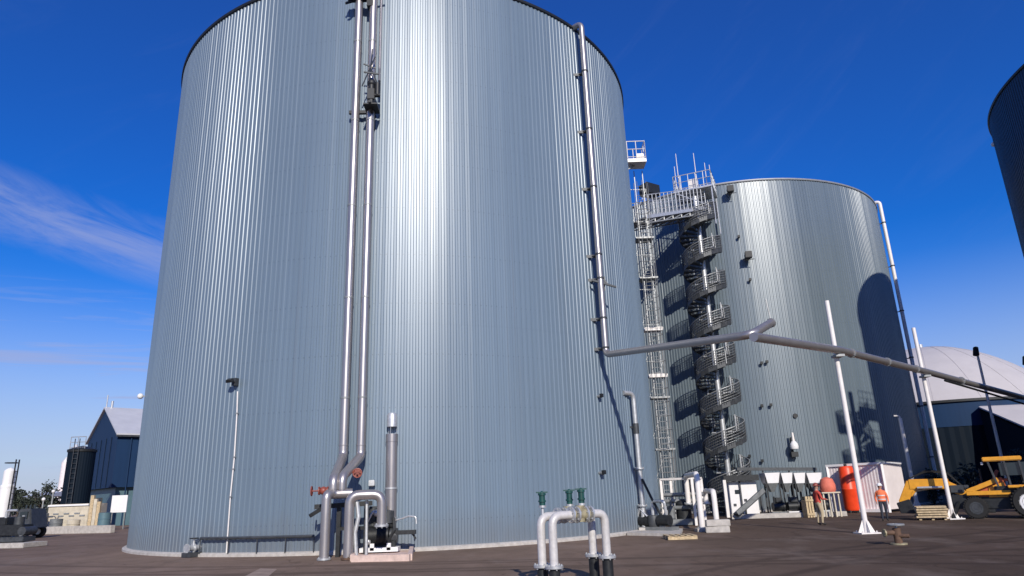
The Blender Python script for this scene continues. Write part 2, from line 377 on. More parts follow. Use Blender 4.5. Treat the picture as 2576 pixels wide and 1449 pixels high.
    m5 = N(t, 'ShaderNodeMix', data_type='RGBA'); L(t, M(t, 'MULTIPLY', dr.outputs[0], .5), m5.inputs[0]); L(t, m4.outputs[2], m5.inputs[6]); m5.inputs[7].default_value = (.27, .215, .18, 1)
    m3 = m5
    L(t, m3.outputs[2], b.inputs['Base Color']); b.inputs['Roughness'].default_value = .92; b.inputs['Specular IOR Level'].default_value = .25
    bp = N(t, 'ShaderNodeBump'); bp.inputs['Strength'].default_value = .6; bp.inputs['Distance'].default_value = .01
    L(t, fine, bp.inputs['Height']); L(t, bp.outputs[0], b.inputs['Normal'])
    return m_
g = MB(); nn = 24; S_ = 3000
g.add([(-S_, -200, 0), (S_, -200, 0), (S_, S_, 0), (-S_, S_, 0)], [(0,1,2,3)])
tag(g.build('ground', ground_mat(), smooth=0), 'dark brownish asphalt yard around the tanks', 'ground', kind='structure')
def lay(name, pts, m_, label, cat, z=.004):
    b = MB(); b.add([(p[0], p[1], z) for p in pts], [tuple(range(len(pts)))]); o = b.build(name, m_, smooth=0); return tag(o, label, cat, kind='structure')
PATCH = mat('tan_patch', (.30, .22, .17), .95, 0, .25, 3, .3, 40)
lay('ground_patch', [G(612, 1452), G(655, 1430), G(697, 1432), G(668, 1456)], PATCH, 'pale tan patch in the asphalt before the big tank', 'patch')

# ------------------------------------------------------------------ tanks
def tank(T, H, label, m_, seed, plinth_h=.12, rim_m=None):
    rnd = random.Random(seed); cx, cy, R = T
    t = thing('storage_tank', label, 'tank', (cx, cy, 0), 0, 'round ribbed steel storage tanks')
    nr = int(2*pi*R/.20); wall = MB()
    dep = .024; prof = []
    for i in range(nr):                         # crest, web, pan, web: real trapezoidal ribs
        j = [rnd.gauss(0, .0008) for _ in range(4)]
        for (u, d), jj in zip(((0.0, dep), (.37, dep), (.49, 0), (.88, 0)), j):
            prof.append(((i+u)/nr*2*pi, d + jj))
    n = len(prof)
    courses = [(plinth_h, 7.35), (7.35, 14.5), (14.5, H-.1)]
    for k, (z0, z1) in enumerate(courses):
        off = .004 * (2-k); vs = []
        js = [rnd.gauss(0, .0007) for _ in range(n)] if k == 0 else [q + rnd.gauss(0, .0002) for q in js]
        for z in (z0 - (.02 if k else 0), z1):
            for q, (a, d) in enumerate(prof):
                r = R - .03 + d + off + js[q]; vs.append((cx + r*cos(a), cy + r*sin(a), z))
        wall.add(vs, [(i, (i+1) % n, n+(i+1) % n, n+i) for i in range(n)])
    wall.build('wall', m_, t, smooth=0)
    rim = MB(); rim.lathe((cx, cy, 0), [(R-.1, H-.10), (R+.04, H-.10), (R+.06, H-.07), (R+.06, H+.02), (R+.03, H+.04), (R-.1, H+.04)], 180); rim.build('rim', rim_m or RIMD, t)
    roof = MB(); roof.lathe((cx, cy, 0), [(R-.1, H+.03), (R*.7, H+.5), (R*.35, H+.85), (.01, H+1.0)], 96); roof.build('roof', ROOF, t)
    pl = MB(); pl.lathe((cx, cy, 0), [(R-.3, plinth_h+.005), (R+.10, plinth_h), (R+.16, plinth_h-.04), (R+.16, 0)], 180); pl.build('plinth', CONC, t)
    return t
tank(T1, 21.8, 'tall blue grey ribbed steel tank filling the left half of the picture', CLAD, 1)
tank(T2, 22.0, 'grey ribbed steel tank behind the spiral staircase, second in the row', CLAD2, 2, .12, RIMG)
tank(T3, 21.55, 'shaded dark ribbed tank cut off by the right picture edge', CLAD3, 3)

# fittings on tank one -------------------------------------------------
def on_tank(x, y, T, off=.0):
    P = HIT(x, y, T); return P + OUT(P, T)*off
# floodlight with conduit
P = on_tank(597, 962, T1, .0); o_ = OUT(P, T1); side = Vector((-o_.y, o_.x, 0))
t = thing('wall_floodlight', 'dark floodlight on tank wall with thin white conduit down to the plinth', 'floodlight', (P.x, P.y, 0))
b = MB(); b.bar(P + o_*.0, P + o_*.30, .05); b.box(P + o_*.10, (.16, .16, .26), rz=atan2(o_.y, o_.x)); b.build('bracket', DGREY, t)
b = MB(); b.box(P + o_*.36 + Vector((0,0,.02)), (.18, .26, .10), rz=atan2(o_.y, o_.x), ry=radians(35), taper=.85); b.build('lamp_head', DARK, t, bevel=.015)
b = MB(); pts = []
for yy, xx in ((985, 600), (1040, 598.5), (1150, 592), (1180, 589), (1250, 582), (1392, 572)):
    q = on_tank(xx, yy, T1, .045); pts.append(q)
pts[-1].z = .1; b.tube(pts, .022, 8); b.build('conduit', WHITEP, t)
for q in pts[1:-1]:
    b = MB(); b.box(q, (.05, .09, .04), rz=atan2(o_.y, o_.x)); b.build('clip', GALVD, t)
# small white lamp on far left edge of the tank
D1 = hypot(T1[0], T1[1]); a_ = atan2(T1[0], T1[1]) - math.asin(T1[2]/D1); tl = sqrt(D1*D1-T1[2]**2); P = Vector((tl*sin(a_), tl*cos(a_), 0)); P.z = ZOF(P, 997); o_ = OUT(P, T1); P -= o_*.2
t = thing('wall_light', 'small white light at the left edge of the big tank', 'light', (P.x, P.y, P.z))
b = MB(); b.bar(P - o_*.1, P + o_*.35, .04); b.build('bracket', GALVD, t)
b = MB(); b.ball(P + o_*.36, .12); b.build('globe', WHITE, t)
# drain valve
P = on_tank(500, 1372, T1, .2); o_ = OUT(P, T1); P.z = .28
t = thing('drain_valve', 'small grey drain valve with black wheel near the tank plinth', 'valve', (P.x, P.y, 0))
b = MB(); b.cyl(P - o_*.25, P + o_*.25, .09); flange(b, P, o_, .15); flange(b, P + o_*.25, o_, .15); b.cyl(P, P+Vector((0,0,.3)), .04); b.build('valve_body', GALV, t)
b = MB(); b.tube([P+Vector((cos(a)*.13, sin(a)*.13, .3)) for a in [i*pi/6 for i in range(13)]], .018, 6, False)
for k in range(3): b.bar(P+Vector((cos(k*pi/3)*.13, sin(k*pi/3)*.13, .3)), P-Vector((cos(k*pi/3)*.13, sin(k*pi/3)*.13, -.3)), .015)
b.build('handwheel', DARK, t)
b = MB(); b.box((P.x, P.y, .08), (.55, .4, .14), rz=atan2(o_.y, o_.x)); b.build('footing', DGREY, t)
# thin dark pipe running low round the wall
pts = [on_tank(xx, 1351, T1, .16) for xx in range(515, 806, 14)]
zz = sum(p.z for p in pts)/len(pts)
for p in pts: p.z = zz
b = MB(); b.tube(pts, .045, 8)
for p in pts[::5]: b.cyl((p.x, p.y, .1), p, .02, n=6)
tag(b.build('low_pipe', DGREY), 'thin dark horizontal pipe low along the tank wall', 'pipe')
# sample cocks
def port(x, y, T, name, label, s=1.0, m_=DARK, group=None, hood=False):
    P = on_tank(x, y, T, 0); o_ = OUT(P, T); t = thing(name, label, 'vent' if hood else 'fitting', P, 0, group)
    b = MB(); b.cyl(P, P + o_*.30*s, .11*s); flange(b, P + o_*.31*s, o_, .17*s); b.build('stub', GALVD, t)
    b = MB(); b.box(P + o_*.42*s + Vector((0, 0, .02)), (.22*s, .3*s, .3*s), rz=atan2(o_.y, o_.x)); 
    if hood: b.box(P + o_*.40*s + Vector((0,0,-.2*s)), (.05, .5*s, .05), rz=atan2(o_.y, o_.x))
    b.build('housing', m_, t, bevel=.02*s)
    return t
port(2241/1.4907, 1487/1.4907, T1, 'wall_port', 'tiny dark port beside the shadow line on the tank right side', .45)
port(1508, 1190, T1, 'wall_port', 'tiny dark port low on the big tank above the green actuators', .5)

# riser pipes ----------------------------------------------------------
def vtop(P, z): return Vector((P.x, P.y, z))
rz1 = []
P = on_tank(872, 1150, T1, .38); A0 = P.copy()
arch1 = G(815, 1410); arch2 = G(875, 1409)
zt1 = ZOF(arch1, 1243)
axis = Vector((.93, .30, 0)).normalized()       # manifold runs to the right and slightly away
jA = AT(838, 1238, arch1.y + .25); jB = AT(860, 1238, arch1.y + .35)
def riser(xb, yb, joint, kneex, kneey, ztop, label, rad=.145):
    P = on_tank(xb, yb, T1, .42); zb = P.z
    K = AT(kneex, kneey, joint.y + .02); K = Vector((joint.x, joint.y, K.z))
    t = thing('riser_pipe', label, 'pipe', (P.x, P.y, 0), 0, 'pair of tall steel riser pipes')
    path = fillet([vtop(P, ztop), vtop(P, zb), K, joint], .30)
    b = MB(); b.tube(path, rad, 20); b.build('pipe', STEEL, t)
    o_ = OUT(P, T1)
    for zc in (4.8, 8.2, 11.6, 15.0, 18.4):
        if zc > ztop: continue
        c = MB(); c.cyl(vtop(P, zc-.03), vtop(P, zc+.03), rad+.012, n=20); c.bar(vtop(P, zc), vtop(P, zc) - o_*.42, .06, .03); c.build('clamp', GALVD, t)
    for q in (vtop(P, zb+.35), joint + Vector((0,0,.1))):
        b = MB(); b.cyl(Vector(q)-Vector((0,0,.02)), Vector(q)+Vector((0,0,.02)), rad*1.1, n=20); b.build('weld_collar', STEEL, t)
    return t, P
tA, PA = riser(872, 1150, jA, 845, 1205, 21.2, 'left steel riser pipe running up the tank wall from the manifold')
tB, PB = riser(914, 1150, jB, 861, 1200, 21.4, 'right steel riser pipe passing behind the dark relief valve')
b = MB(); o_ = OUT(PA, T1); q = Vector((PA.x, PA.y, 20.4)); b.box(q + o_*.1, (.5, .9, .12), rz=atan2(o_.y, o_.x)); b.bar(q + o_*.1, q + o_*.7 - Vector((.3, 0, 0)), .06); b.bar(q-Vector((.55,0,.2)), q+Vector((1.0,0,.25)), .07); b.box(q+Vector((.45,0,-.2)), (.25,.3,.5))
tag(b.build('pipe_bracket', DARK), 'black steel bracket holding both risers near the tank top', 'bracket')
# relief valve on the wall
P = on_tank(943, 262, T1, 0); o_ = OUT(P, T1); sd_ = Vector((-o_.y, o_.x, 0)); 
if sd_.x < 0: sd_ = -sd_
ang = atan2(o_.y, o_.x)
t = thing('relief_valve', 'black relief valve on a wall bracket high between the riser and the highlight', 'valve', P)
Q = P + o_*.75
b = MB(); b.cyl(Q - Vector((0,0,.55)), Q + Vector((0,0,.35)), .13, n=16); b.ball(Q + Vector((0,0,.4)), .17); b.box(Q + Vector((0,0,-.1)), (.30, .26, .45), rz=ang); b.build('valve_body', DARK, t, bevel=.02)
b = MB(); b.bar(P - Vector((0,0,.55)), P + o_*1.1 - Vector((0,0,.55)), .09); b.bar(P - Vector((0,0,1.1)), Q - Vector((0,0,.55)), .07); b.box(P + o_*.6 - Vector((0,0,.55)), (.7, .5, .05), rz=ang); b.bar(P - sd_*.9 - Vector((0,0,.5)) + o_*.25, P + o_*.25 - Vector((0,0,.5)), .12); b.build('bracket', DARK, t)
b = MB(); b.cyl(Q + sd_*.22 + Vector((0,0,-.1)), Q + sd_*.22 + Vector((0,0,.4)), .10); b.cyl(Q + sd_*.02 - Vector((0,0,.1)), Q + sd_*.32 - Vector((0,0,.1)), .08); b.build('actuator', DARK, t)
b = MB()
for s1, s2, h in ((-.35, .1, 1.55), (.25, -.1, 1.2), (-.12, .0, 1.9)):
    b.cyl(Q + sd_*s1 + Vector((0,0,.3)), Q + sd_*s2 + Vector((0,0,h)), .025, n=6)
b.bar(Q - sd_*.3 + Vector((0,0,.9)), Q + sd_*.25 + Vector((0,0,.8)), .05); b.bar(Q - sd_*.32 + Vector((0,0,1.25)), Q + sd_*.1 + Vector((0,0,1.05)), .04)
b.build('lever_frame', DGREY, t)
b = MB(); b.tube(fillet([Q + sd_*.28 + Vector((0,0,.5)), Vector((Q.x, Q.y, 0)) + sd_*.20 - o_*.45 + Vector((0,0,P.z+1.3)), Vector((Q.x, Q.y, 21.5)) + sd_*.20 - o_*.45], .2), .045, 8); b.build('vent_pipe', STEEL, t)

# ground manifold ------------------------------------------------------
t = thing('pipe_manifold', 'steel pipe manifold of arched legs at the foot of the risers', 'pipework', (arch1.x, arch1.y, 0))
R1 = .14
e1 = Vector((jB.x + .30, jB.y + .05, zt1))
b = MB(); b.tube(fillet([arch1, vtop(arch1, zt1), Vector((jA.x, jA.y, zt1)), e1], .28), R1, 20); b.build('arch_pipe', STEEL, t)
zt2 = ZOF(arch2, 1246); dn = AT(961, 1260, arch2.y + .15)
b = MB(); b.tube(fillet([arch2, vtop(arch2, zt2), Vector((dn.x, dn.y, zt2)), Vector((dn.x, dn.y, ZOF(dn, 1325)))], .28), R1, 20); b.build('arch_pipe', STEEL, t)
b = MB(); flange(b, arch1+Vector((0,0,.04)), (0,0,1), .2, .05); b.build('base_flange', GALV, t)
b = MB(); flange(b, arch2+Vector((0,0,.04)), (0,0,1), .2, .05); b.build('base_flange', RUSTW, t)
b = MB(); flange(b, Vector((dn.x, dn.y, ZOF(dn, 1322))), (0,0,1), .2, .06); b.build('outlet_flange', GALV, t)
for q, d, lab in ((Vector((jA.x, jA.y, jA.z+.05)), Vector((-1, -.1, 0)), 'small red valve sticking out left of the riser foot'), (Vector((PB.x-.02, PB.y-.25, ZOF(PB, 1192))), Vector((.2, -1, 0)), 'dark red valve tucked behind the right riser bend')):
    d = d.normalized(); v = MB(); v.cyl(q, q + d*.42, .065); flange(v, q + d*.16, d, .12); flange(v, q + d*.40, d, .12); v.ball(q + d*.28, .12)
    o = v.build('valve', RED, t); tag(o, lab)
    h = MB(); c = q + d*.62; h.cyl(q + d*.4, c, .02, n=8); u = d.cross(Vector((0,0,1))).normalized()
    h.tube([c + (u*cos(k*pi/7) + Vector((0,0,1))*sin(k*pi/7))*.13 for k in range(15)], .02, 6, False)
    for k in range(3): h.bar(c + (u*cos(k*pi/3) + Vector((0,0,1))*sin(k*pi/3))*.13, c - (u*cos(k*pi/3) + Vector((0,0,1))*sin(k*pi/3))*.13, .02)
    sub(h, 'handwheel', RED, o, t)
b = MB()                                        # dark support frame behind the legs
s0 = AT(800, 1275, arch1.y + .9); s0.z = 0
zc = ZOF(s0, 1275)
b.bar((s0.x-.1, s0.y, zc), (s0.x+1.6, s0.y+.2, zc+.05), .14); b.bar((s0.x-.15, s0.y-.3, zc-.25), (s0.x+.35, s0.y, zc+.08), .12, .10)
for dx in (.62, 1.45): b.bar((s0.x+dx, s0.y+.1, 0), (s0.x+dx, s0.y+.1, zc), .12)
b.bar((s0.x+.62, s0.y+.1, zc*.55), (s0.x+1.45, s0.y+.1, zc*.55), .1)
b.build('support_frame', DARK, t)
b = MB(); k0 = AT(895, 1270, arch2.y+.1)
b.tube(fillet([AT(898, 1262, k0.y), AT(902, 1300, k0.y), AT(893, 1340, k0.y), AT(896, 1398, k0.y)], .1), .06, 10); b.build('small_pipe', GALV, t)
b = MB(); k0 = AT(920, 1270, arch2.y+.3)
b.tube([AT(923, 1258, k0.y), AT(921, 1395, k0.y)], .045, 10); b.build('small_pipe', GALV, t)

# stack -----------------------------------------------------------------
st = G(975, 1392); st = Vector((st.x+.05, st.y+.15, 0))
zs0, zs1 = .12, ZOF(st, 1092); zc0, zc1 = ZOF(st, 1074), ZOF(st, 1040)
def vx(P, ypx):                                # nudge so the vertical passes picture column
    return P
t = thing('exhaust_stack', 'vertical stainless exhaust stack with separate rain cap beside the pump', 'stack', st)
b = MB(); b.cyl((st.x, st.y, zs0), (st.x, st.y, zs1-.25), .185, n=28); b.cyl((st.x, st.y, zs1-.25), (st.x, st.y, zs1), .2, n=28); b.build('stack_pipe', STEEL, t)
for z in (1.0, 1.9): 
    b = MB(); b.cyl((st.x, st.y, z), (st.x, st.y, z+.05), .205, n=28); b.build('band', GALV, t)
b = MB(); b.lathe((st.x, st.y, 0), [(.001, zc1+.02), (.13, zc1+.01), (.17, zc1-.06), (.17, zc0), (.15, zc0), (.15, zc1-.08), (.001, zc1-.05)], 28); b.build('rain_cap', GALV, t)
b = MB()
for k in range(3):
    a = 2*pi*k/3+.4; b.cyl((st.x+.15*cos(a), st.y+.15*sin(a), zs1-.05), (st.x+.15*cos(a), st.y+.15*sin(a), zc0+.1), .009, n=6)
b.build('cap_stay', GALV, t)

# pump skid --------------------------------------------------------------
c0, c1, c2, c3 = G(885, 1414), G(1031, 1411), G(1037, 1382), G(905, 1382)
t = thing('pump_skid', 'black pump and motor on a pale pinkish concrete tray beside the manifold', 'pump', (c0+c2)/2)
b = MB()
def quad(pts, z0, z1): b.hexa([Vector((p.x, p.y, z0)) for p in pts] + [Vector((p.x, p.y, z1)) for p in pts])
quad([c0, c1, c2, c3], 0, .06)
def kerb(p, q, wd=.12, h=.17): 
    b.bar((p.x, p.y, h/2+.0), (q.x, q.y, h/2+.0), wd, h)
kerb(c0, c1); kerb(c1.lerp(c2, .03), c2); kerb(c2.lerp(c3, .03), c3); kerb(c3.lerp(c0, .05), c0.lerp(c3, .05))
b.build('tray', CONCP, t)
pc = (c0+c1+c2+c3)/4
def off(dx, dy, z): return Vector((pc.x+dx, pc.y+dy, z))
b = MB(); b.cyl(off(-.45,0,.55), off(.15,.05,.55), .27, n=24)
for k in range(14): 
    b.cyl(off(-.42+k*.04,0,.55), off(-.405+k*.04,0,.55), .295, n=24)
b.box(off(-.15,0,.9), (.28,.24,.2)); b.build('motor', DARK, t, bevel=0)
b = MB(); b.cyl(off(.18,.05,.55), off(.42,.07,.55), .2, n=20); b.lathe(off(.1,.05,0), [(.01,.95),(.16,.95),(.2,.9),(.2,1.25),(.01,1.3)], 20); b.cyl(off(-.35,.1,.8), off(-.35,.1,1.35), .14); b.box(off(-.25,.35,1.15), (.5,.3,.5)); b.build('pump_casing', DGREY, t)
b = MB(); b.box(off(-.1,0,.16), (1.15,.5,.12)); b.box(off(-.3,-.2,.24), (.12,.1,.2)); b.box(off(.2,-.2,.24), (.12,.1,.2)); b.build('base_frame', WHITE, t)
b = MB(); b.box(off(.62,-.02,.62), (.72,.22,.12)); b.bar(off(.85,0,.6), off(.98,0,.42), .05); b.box(off(.3,.1,.4), (.1,.3,.5)); b.build('coupling_guard', DARK, t)
b = MB(); b.tube(fillet([off(.25,.1,.95), off(.55,.05,1.02), off(.75,0,1.08), off(.98,-.05,1.06), off(1.0,-.05,.85)], .08), .025, 8); b.build('hose', GALV, t)
b = MB(); b.tube(fillet([off(-.42,-.15,.3), off(-.5,-.2,.9), off(-.3,-.2,1.25), off(-.05,0,1.3)], .1), .035, 8); b.ball(off(-.2,-.15,1.2), .1); b.ball(off(-.42,-.2,.4), .09); b.build('gauge_line', GALV, t)
b = MB(); b.box(off(-.05,.35,.8), (.55,.3,.9)); b.tube([off(-.3,.1,1.1), off(.0,-.1,1.0), off(.25,.05,.8)], .07, 10); b.tube([off(.1,-.1,.3), off(.35,-.15,.7), off(.3,0,1.05)], .05, 10); b.build('housing', DARK, t, bevel=.02)
# junction box on wall to right of riser
port(938, 1217, T1, 'junction_box', 'small pale blue junction box on the tank wall between riser and stack', .6, GALV)

# right-hand downpipe ------------------------------------------------------
P0 = on_tank(1500, 880, T1, .45); o_ = OUT(P0, T1)
zt, zb = 21.9, P0.z
pA = G(2181, 1342); pB = G(2398, 1306)
zA = AT(2098, 884, pA.y); zB = AT(2310, 935, pB.y)
qA = Vector((zA.x, pA.y, zA.z)); qB = Vector((zB.x, pB.y, zB.z))
qA = Vector((pA.x, pA.y, ZOF(pA, 884))) + Vector((0,-.24,0)); qB = Vector((pB.x, pB.y, ZOF(pB, 937))) + Vector((0,-.24,0))
dirp = (qB - qA); 
s_ = 0.0
for k in range(400):
    s_ = k*.005; J = qA - dirp*s_
    if proj(J)[0] < 1893: break
JJ = AT(1890, 842, J.y)
E2 = qB + (qB-qA)*1.6; E2 = AT(2620, 1012, E2.y)
t = thing('gas_pipe', 'steel pipe down the tank right side that elbows out over the yard to a fork', 'pipe', (P0.x, P0.y, 0))
tip = AT(1940, 812, JJ.y + 1.0)
tp = Vector((P0.x, P0.y, zt)) 
b = MB(); b.tube(fillet([tp - o_*1.0 + Vector((0,0,-.1)), tp + Vector((0,0,-.1)), Vector((P0.x, P0.y, AT(1500, 893, P0.y).z)), JJ, tip], .3, 8), .125, 20); b.build('pipe', STEEL, t)
for ypx in (180, 325, 470, 640, 700, 800, 875):
    z = ZOF(P0, ypx); q = Vector((P0.x, P0.y, z)); c = MB(); c.cyl(q-Vector((0,0,.035)), q+Vector((0,0,.035)), .145, n=20); c.bar(q, q - o_*.45, .07, .05); c.bar(q - o_*.4 - Vector((.22,.05,0)), q - o_*.4 + Vector((.22,-.05,0)), .05, .12); c.build('clamp', DGREY, t)
z = ZOF(P0, 712); q = Vector((P0.x, P0.y, z)); b = MB(); b.bar(q - Vector((.35, .1, -.1)), q + Vector((.62, .1, -.16)), .07); b.bar(q + Vector((.12,.1,.22)), q+Vector((.3,.1,-.05)), .06); b.bar(q + Vector((.16,.1,-.3)), q+Vector((.18,.1,.3)), .04); b.build('side_arm', DGREY, t)
b = MB(); dd = (tip-JJ).normalized(); flange(b, tip, dd, .145, .04); b.bar(tip+Vector((0,0,.05)), tip+Vector((-.06,0,.75)), .03); b.bar(JJ.lerp(P0, .15)+Vector((0,0,0)), JJ.lerp(P0,.15)-Vector((0,0,.8)), .02); b.build('end_flange', GALVD, t)
t2 = thing('gas_pipe', 'long steel pipe sloping from the fork across both tall white poles to the right', 'pipe', (qA.x, qA.y, 0))
b = MB(); b.tube([JJ + Vector((0,-.16,-.1)), qA, qB, E2], .135, 20); b.build('pipe', STEEL, t2)
d1 = (qB-qA).normalized()
for s in (.12, .5, .86): b = MB(); flange(b, qA.lerp(qB, s), d1, .17, .05); b.build('joint_flange', GALVD, t2)
b = MB(); flange(b, qB.lerp(E2, .25), (E2-qB).normalized(), .19, .06); b.build('joint_flange', GALVD, t2)
b = MB(); b.tube([qB.lerp(E2, .12)+Vector((0,-.05,-.2)), qB.lerp(E2, .6)+Vector((0,-.05,-.32)), E2+Vector((0,0,-.42))], .05, 8); b.build('cable_tray', DARK, t2)
def pole(P, ytop, label, r=.085, arm=None):
    z = ZOF(P, ytop); t = thing('support_pole', label, 'pole', P, 0, 'white steel poles in the yard')
    b = MB(); b.cyl((P.x, P.y, .02), (P.x, P.y, z), r, r*.92, n=18); b.build('pole', WHITEP, t)
    b = MB(); b.box((P.x, P.y, .02), (.62, .62, .04)); b.build('base_plate', WHITEP, t)
    b = MB()
    for k in range(4):
        a = k*pi/2; dx, dy = cos(a), sin(a)
        b.add([(P.x+dx*r-dy*.008, P.y+dy*r+dx*.008, .04), (P.x+dx*.27-dy*.008, P.y+dy*.27+dx*.008, .04), (P.x+dx*r-dy*.008, P.y+dy*r+dx*.008, .42),
               (P.x+dx*r+dy*.008, P.y+dy*r-dx*.008, .04), (P.x+dx*.27+dy*.008, P.y+dy*.27-dx*.008, .04), (P.x+dx*r+dy*.008, P.y+dy*r-dx*.008, .42)],
              [(0,1,2),(5,4,3),(0,3,4,1),(1,4,5,2),(2,5,3,0)])
        b.cyl((P.x+dx*.22+dy*.22, P.y+dy*.22-dx*.22, .04), (P.x+dx*.22+dy*.22, P.y+dy*.22-dx*.22, .09), .02, n=6)
    b.build('gusset', WHITEP, t)
    if arm: 
        b = MB(); b.tube(fillet([(P.x, P.y, z-.05), (P.x, P.y, z+.12), (P.x-.35, P.y, z+.15)], .1), .05, 8); b.build('arm', WHITEP, t)
    return t, z
tpa, z_ = pole(pA, 757, 'tall white pole on a flanged base, nearer of the two carrying the pipe')
b = MB(); b.box((pA.x, pA.y-.12, qA.z-.19), (.30, .4, .08)); b.cyl((pA.x-.17, pA.y-.24, qA.z-.1), (pA.x-.17, pA.y-.24, qA.z+.14), .02); b.build('pipe_cradle', GALVD, tpa)
tpb, z_ = pole(pB, 825, 'tall white pole standing between the timber stack and the backhoe')
b = MB(); b.box((pB.x, pB.y-.12, qB.z-.19), (.30, .4, .08)); b.cyl((pB.x-.17, pB.y-.24, qB.z-.1), (pB.x-.17, pB.y-.24, qB.z+.14), .02); b.build('pipe_cradle', GALVD, tpb)
pC = AT(2296, 1215, 41); pC.z = 0
pole(pC, 1052, 'shorter grey white pole with a bent top behind the white container', .11, True)
def lamp(P, ytop, label):
    z = ZOF(P, ytop); t = thing('lamp_post', label, 'lamp post', P, 0, 'lamp posts on the right')
    b = MB(); b.cyl((P.x, P.y, 0), (P.x, P.y, z-.2), .11, .07, n=16); b.build('pole', WHITEP, t)
    b = MB(); b.box((P.x-.05, P.y, z-.1), (.28, .34, .6), ry=.15, taper=.8); b.build('lamp_head', DARK, t, bevel=.04)
    b = MB(); b.cyl((P.x, P.y, 0), (P.x, P.y, .25), .2, .16, n=16); b.build('base', GALV, t)
pL = AT(2536, 1222, 44); pL.z = 0
lamp(pL, 880, 'lamp post with dark head rising behind the yellow cab roof')
pL2 = AT(2662, 1222, 44); pL2.z = 0
lamp(pL2, 903, 'lamp post whose dark head just touches the right picture edge')

# gooseneck at the tank right side ----------------------------------------
bP = G(1622, 1340); bP = Vector((bP.x, bP.y, 0)); q1 = on_tank(1568, 993, T1, 0)
zt = ZOF(bP, 990)
t = thing('gooseneck_pipe', 'upright white pipe bent into the tank wall beside its right edge', 'pipe', bP)
b = MB(); b.tube(fillet([(bP.x, bP.y, .15), (bP.x, bP.y, zt), q1 + Vector((0,0,zt-q1.z))], .25), .095, 18); b.build('pipe', GALV, t)
b = MB(); z = ZOF(bP, 1078); b.cyl((bP.x, bP.y, z-.2), (bP.x, bP.y, z+.2), .125, n=18); b.bar((bP.x, bP.y, z), (bP.x-.5, bP.y+.2, z+.2), .06); b.build('sleeve', DGREY, t)
for z in (1.0, 2.4): 
    b = MB(); flange(b, (bP.x, bP.y, z), (0,0,1), .19, .05); b.build('flange', GALV, t)
b = MB(); b.box((bP.x, bP.y, .1), (.5, .5, .2)); b.build('footing', CONC, t)
b = MB(); b.tube([(bP.x+.05, bP.y-.15, 2.0), (bP.x+.35, bP.y-.3, 1.2), (bP.x+.75, bP.y-.4, .35), (bP.x+1.2, bP.y-.5, .12)], .05, 8)
tag(b.build('hose', DARK), 'black hose sagging from the gooseneck down to the ground', 'hose')

# near hoop pipes with green actuators ---------------------------------------
def hoop(pl, pr, ytop, label, green):
    zt = ZOF(pl, ytop); t = thing('pipe_hoop', label, 'pipework', pl, 0, 'white pipe hoops in the foreground')
    d = Vector((pr.x-pl.x, pr.y-pl.y, 0)).normalized(); r = .078
    b = MB(); b.tube(fillet([(pl.x, pl.y, .35), (pl.x, pl.y, zt), (pl.x+d.x*.42, pl.y+d.y*.42, zt)], .2), r, 20); b.build('pipe', HOOPP, t)
    b = MB(); b.tube(fillet([(pr.x-d.x*.34, pr.y-d.y*.34, zt), (pr.x, pr.y, zt), (pr.x, pr.y, .44)], .2), r, 20); b.build('pipe', HOOPP, t)
    b = MB(); a0, a1 = pl+d*.42, pr-d*.34; a0 = Vector((a0.x, a0.y, zt)); a1 = Vector((a1.x, a1.y, zt))
    b.cyl(a0, a1, r*.9, n=18); L_ = (a1-a0).length; b.cyl(a0.lerp(a1,.30), a0.lerp(a1,.72), r*1.35, n=18); b.cyl(a0.lerp(a1, .5)+Vector((0,0,-.13)), a0.lerp(a1, .5)+Vector((0,0,.16)), r*1.1, n=16); b.build('valve_body', BRASS, t)
    for s in (0, .28, .74, 1): b = MB(); flange(b, a0.lerp(a1, s), d, .15, .035); b.build('flange', GALV, t)
    for P, h in ((pl, .33), (pr, .42)):
        b = MB(); b.cyl((P.x, P.y, 0), (P.x, P.y, h), .10, n=20); b.cyl((P.x, P.y, 0), (P.x, P.y, .05), .2, n=20); b.build('base_leg', DARK, t)
        b = MB(); flange(b, (P.x, P.y, h+.02), (0,0,1), .165, .045); b.build('flange', GALV, t)
    for s, hh in green:
        c = a0.lerp(a1, s) if s >= 0 else Vector((pl.x, pl.y, zt)) + d*.06
        b = MB(); b.cyl(c, c+Vector((0,0,.18)), .028, n=10); b.cyl(c+Vector((0,0,.16)), c+Vector((0,0,.20)), .07, n=14); b.build('stem', GALV, t)
        b = MB(); b.cyl(c+Vector((0,0,.20)), c+Vector((0,0,.20+hh)), .056, n=18); b.cyl(c+Vector((0,0,.26)), c+Vector((0,0,.29)), .074, n=18); b.cyl(c+Vector((0,0,.16+hh)), c+Vector((0,0,.20+hh)), .074, n=18)
        b.bar(c+Vector((-.11,0,.215+hh)), c+Vector((.11,0,.215+hh)), .05, .025); b.ball(c+Vector((0,0,.20+hh)), .04); b.build('actuator', TEAL, t)
    return t
hoop(G(1367, 1476), G(1497, 1458), 1300, 'far white pipe hoop with teal actuators, behind its twin', ((-1, .22), (.62, .24)))
hoop(G(1397, 1480), G(1532, 1464), 1298, 'front white pipe hoop with flanged khaki valve and one teal actuator', ((.60, .24),))

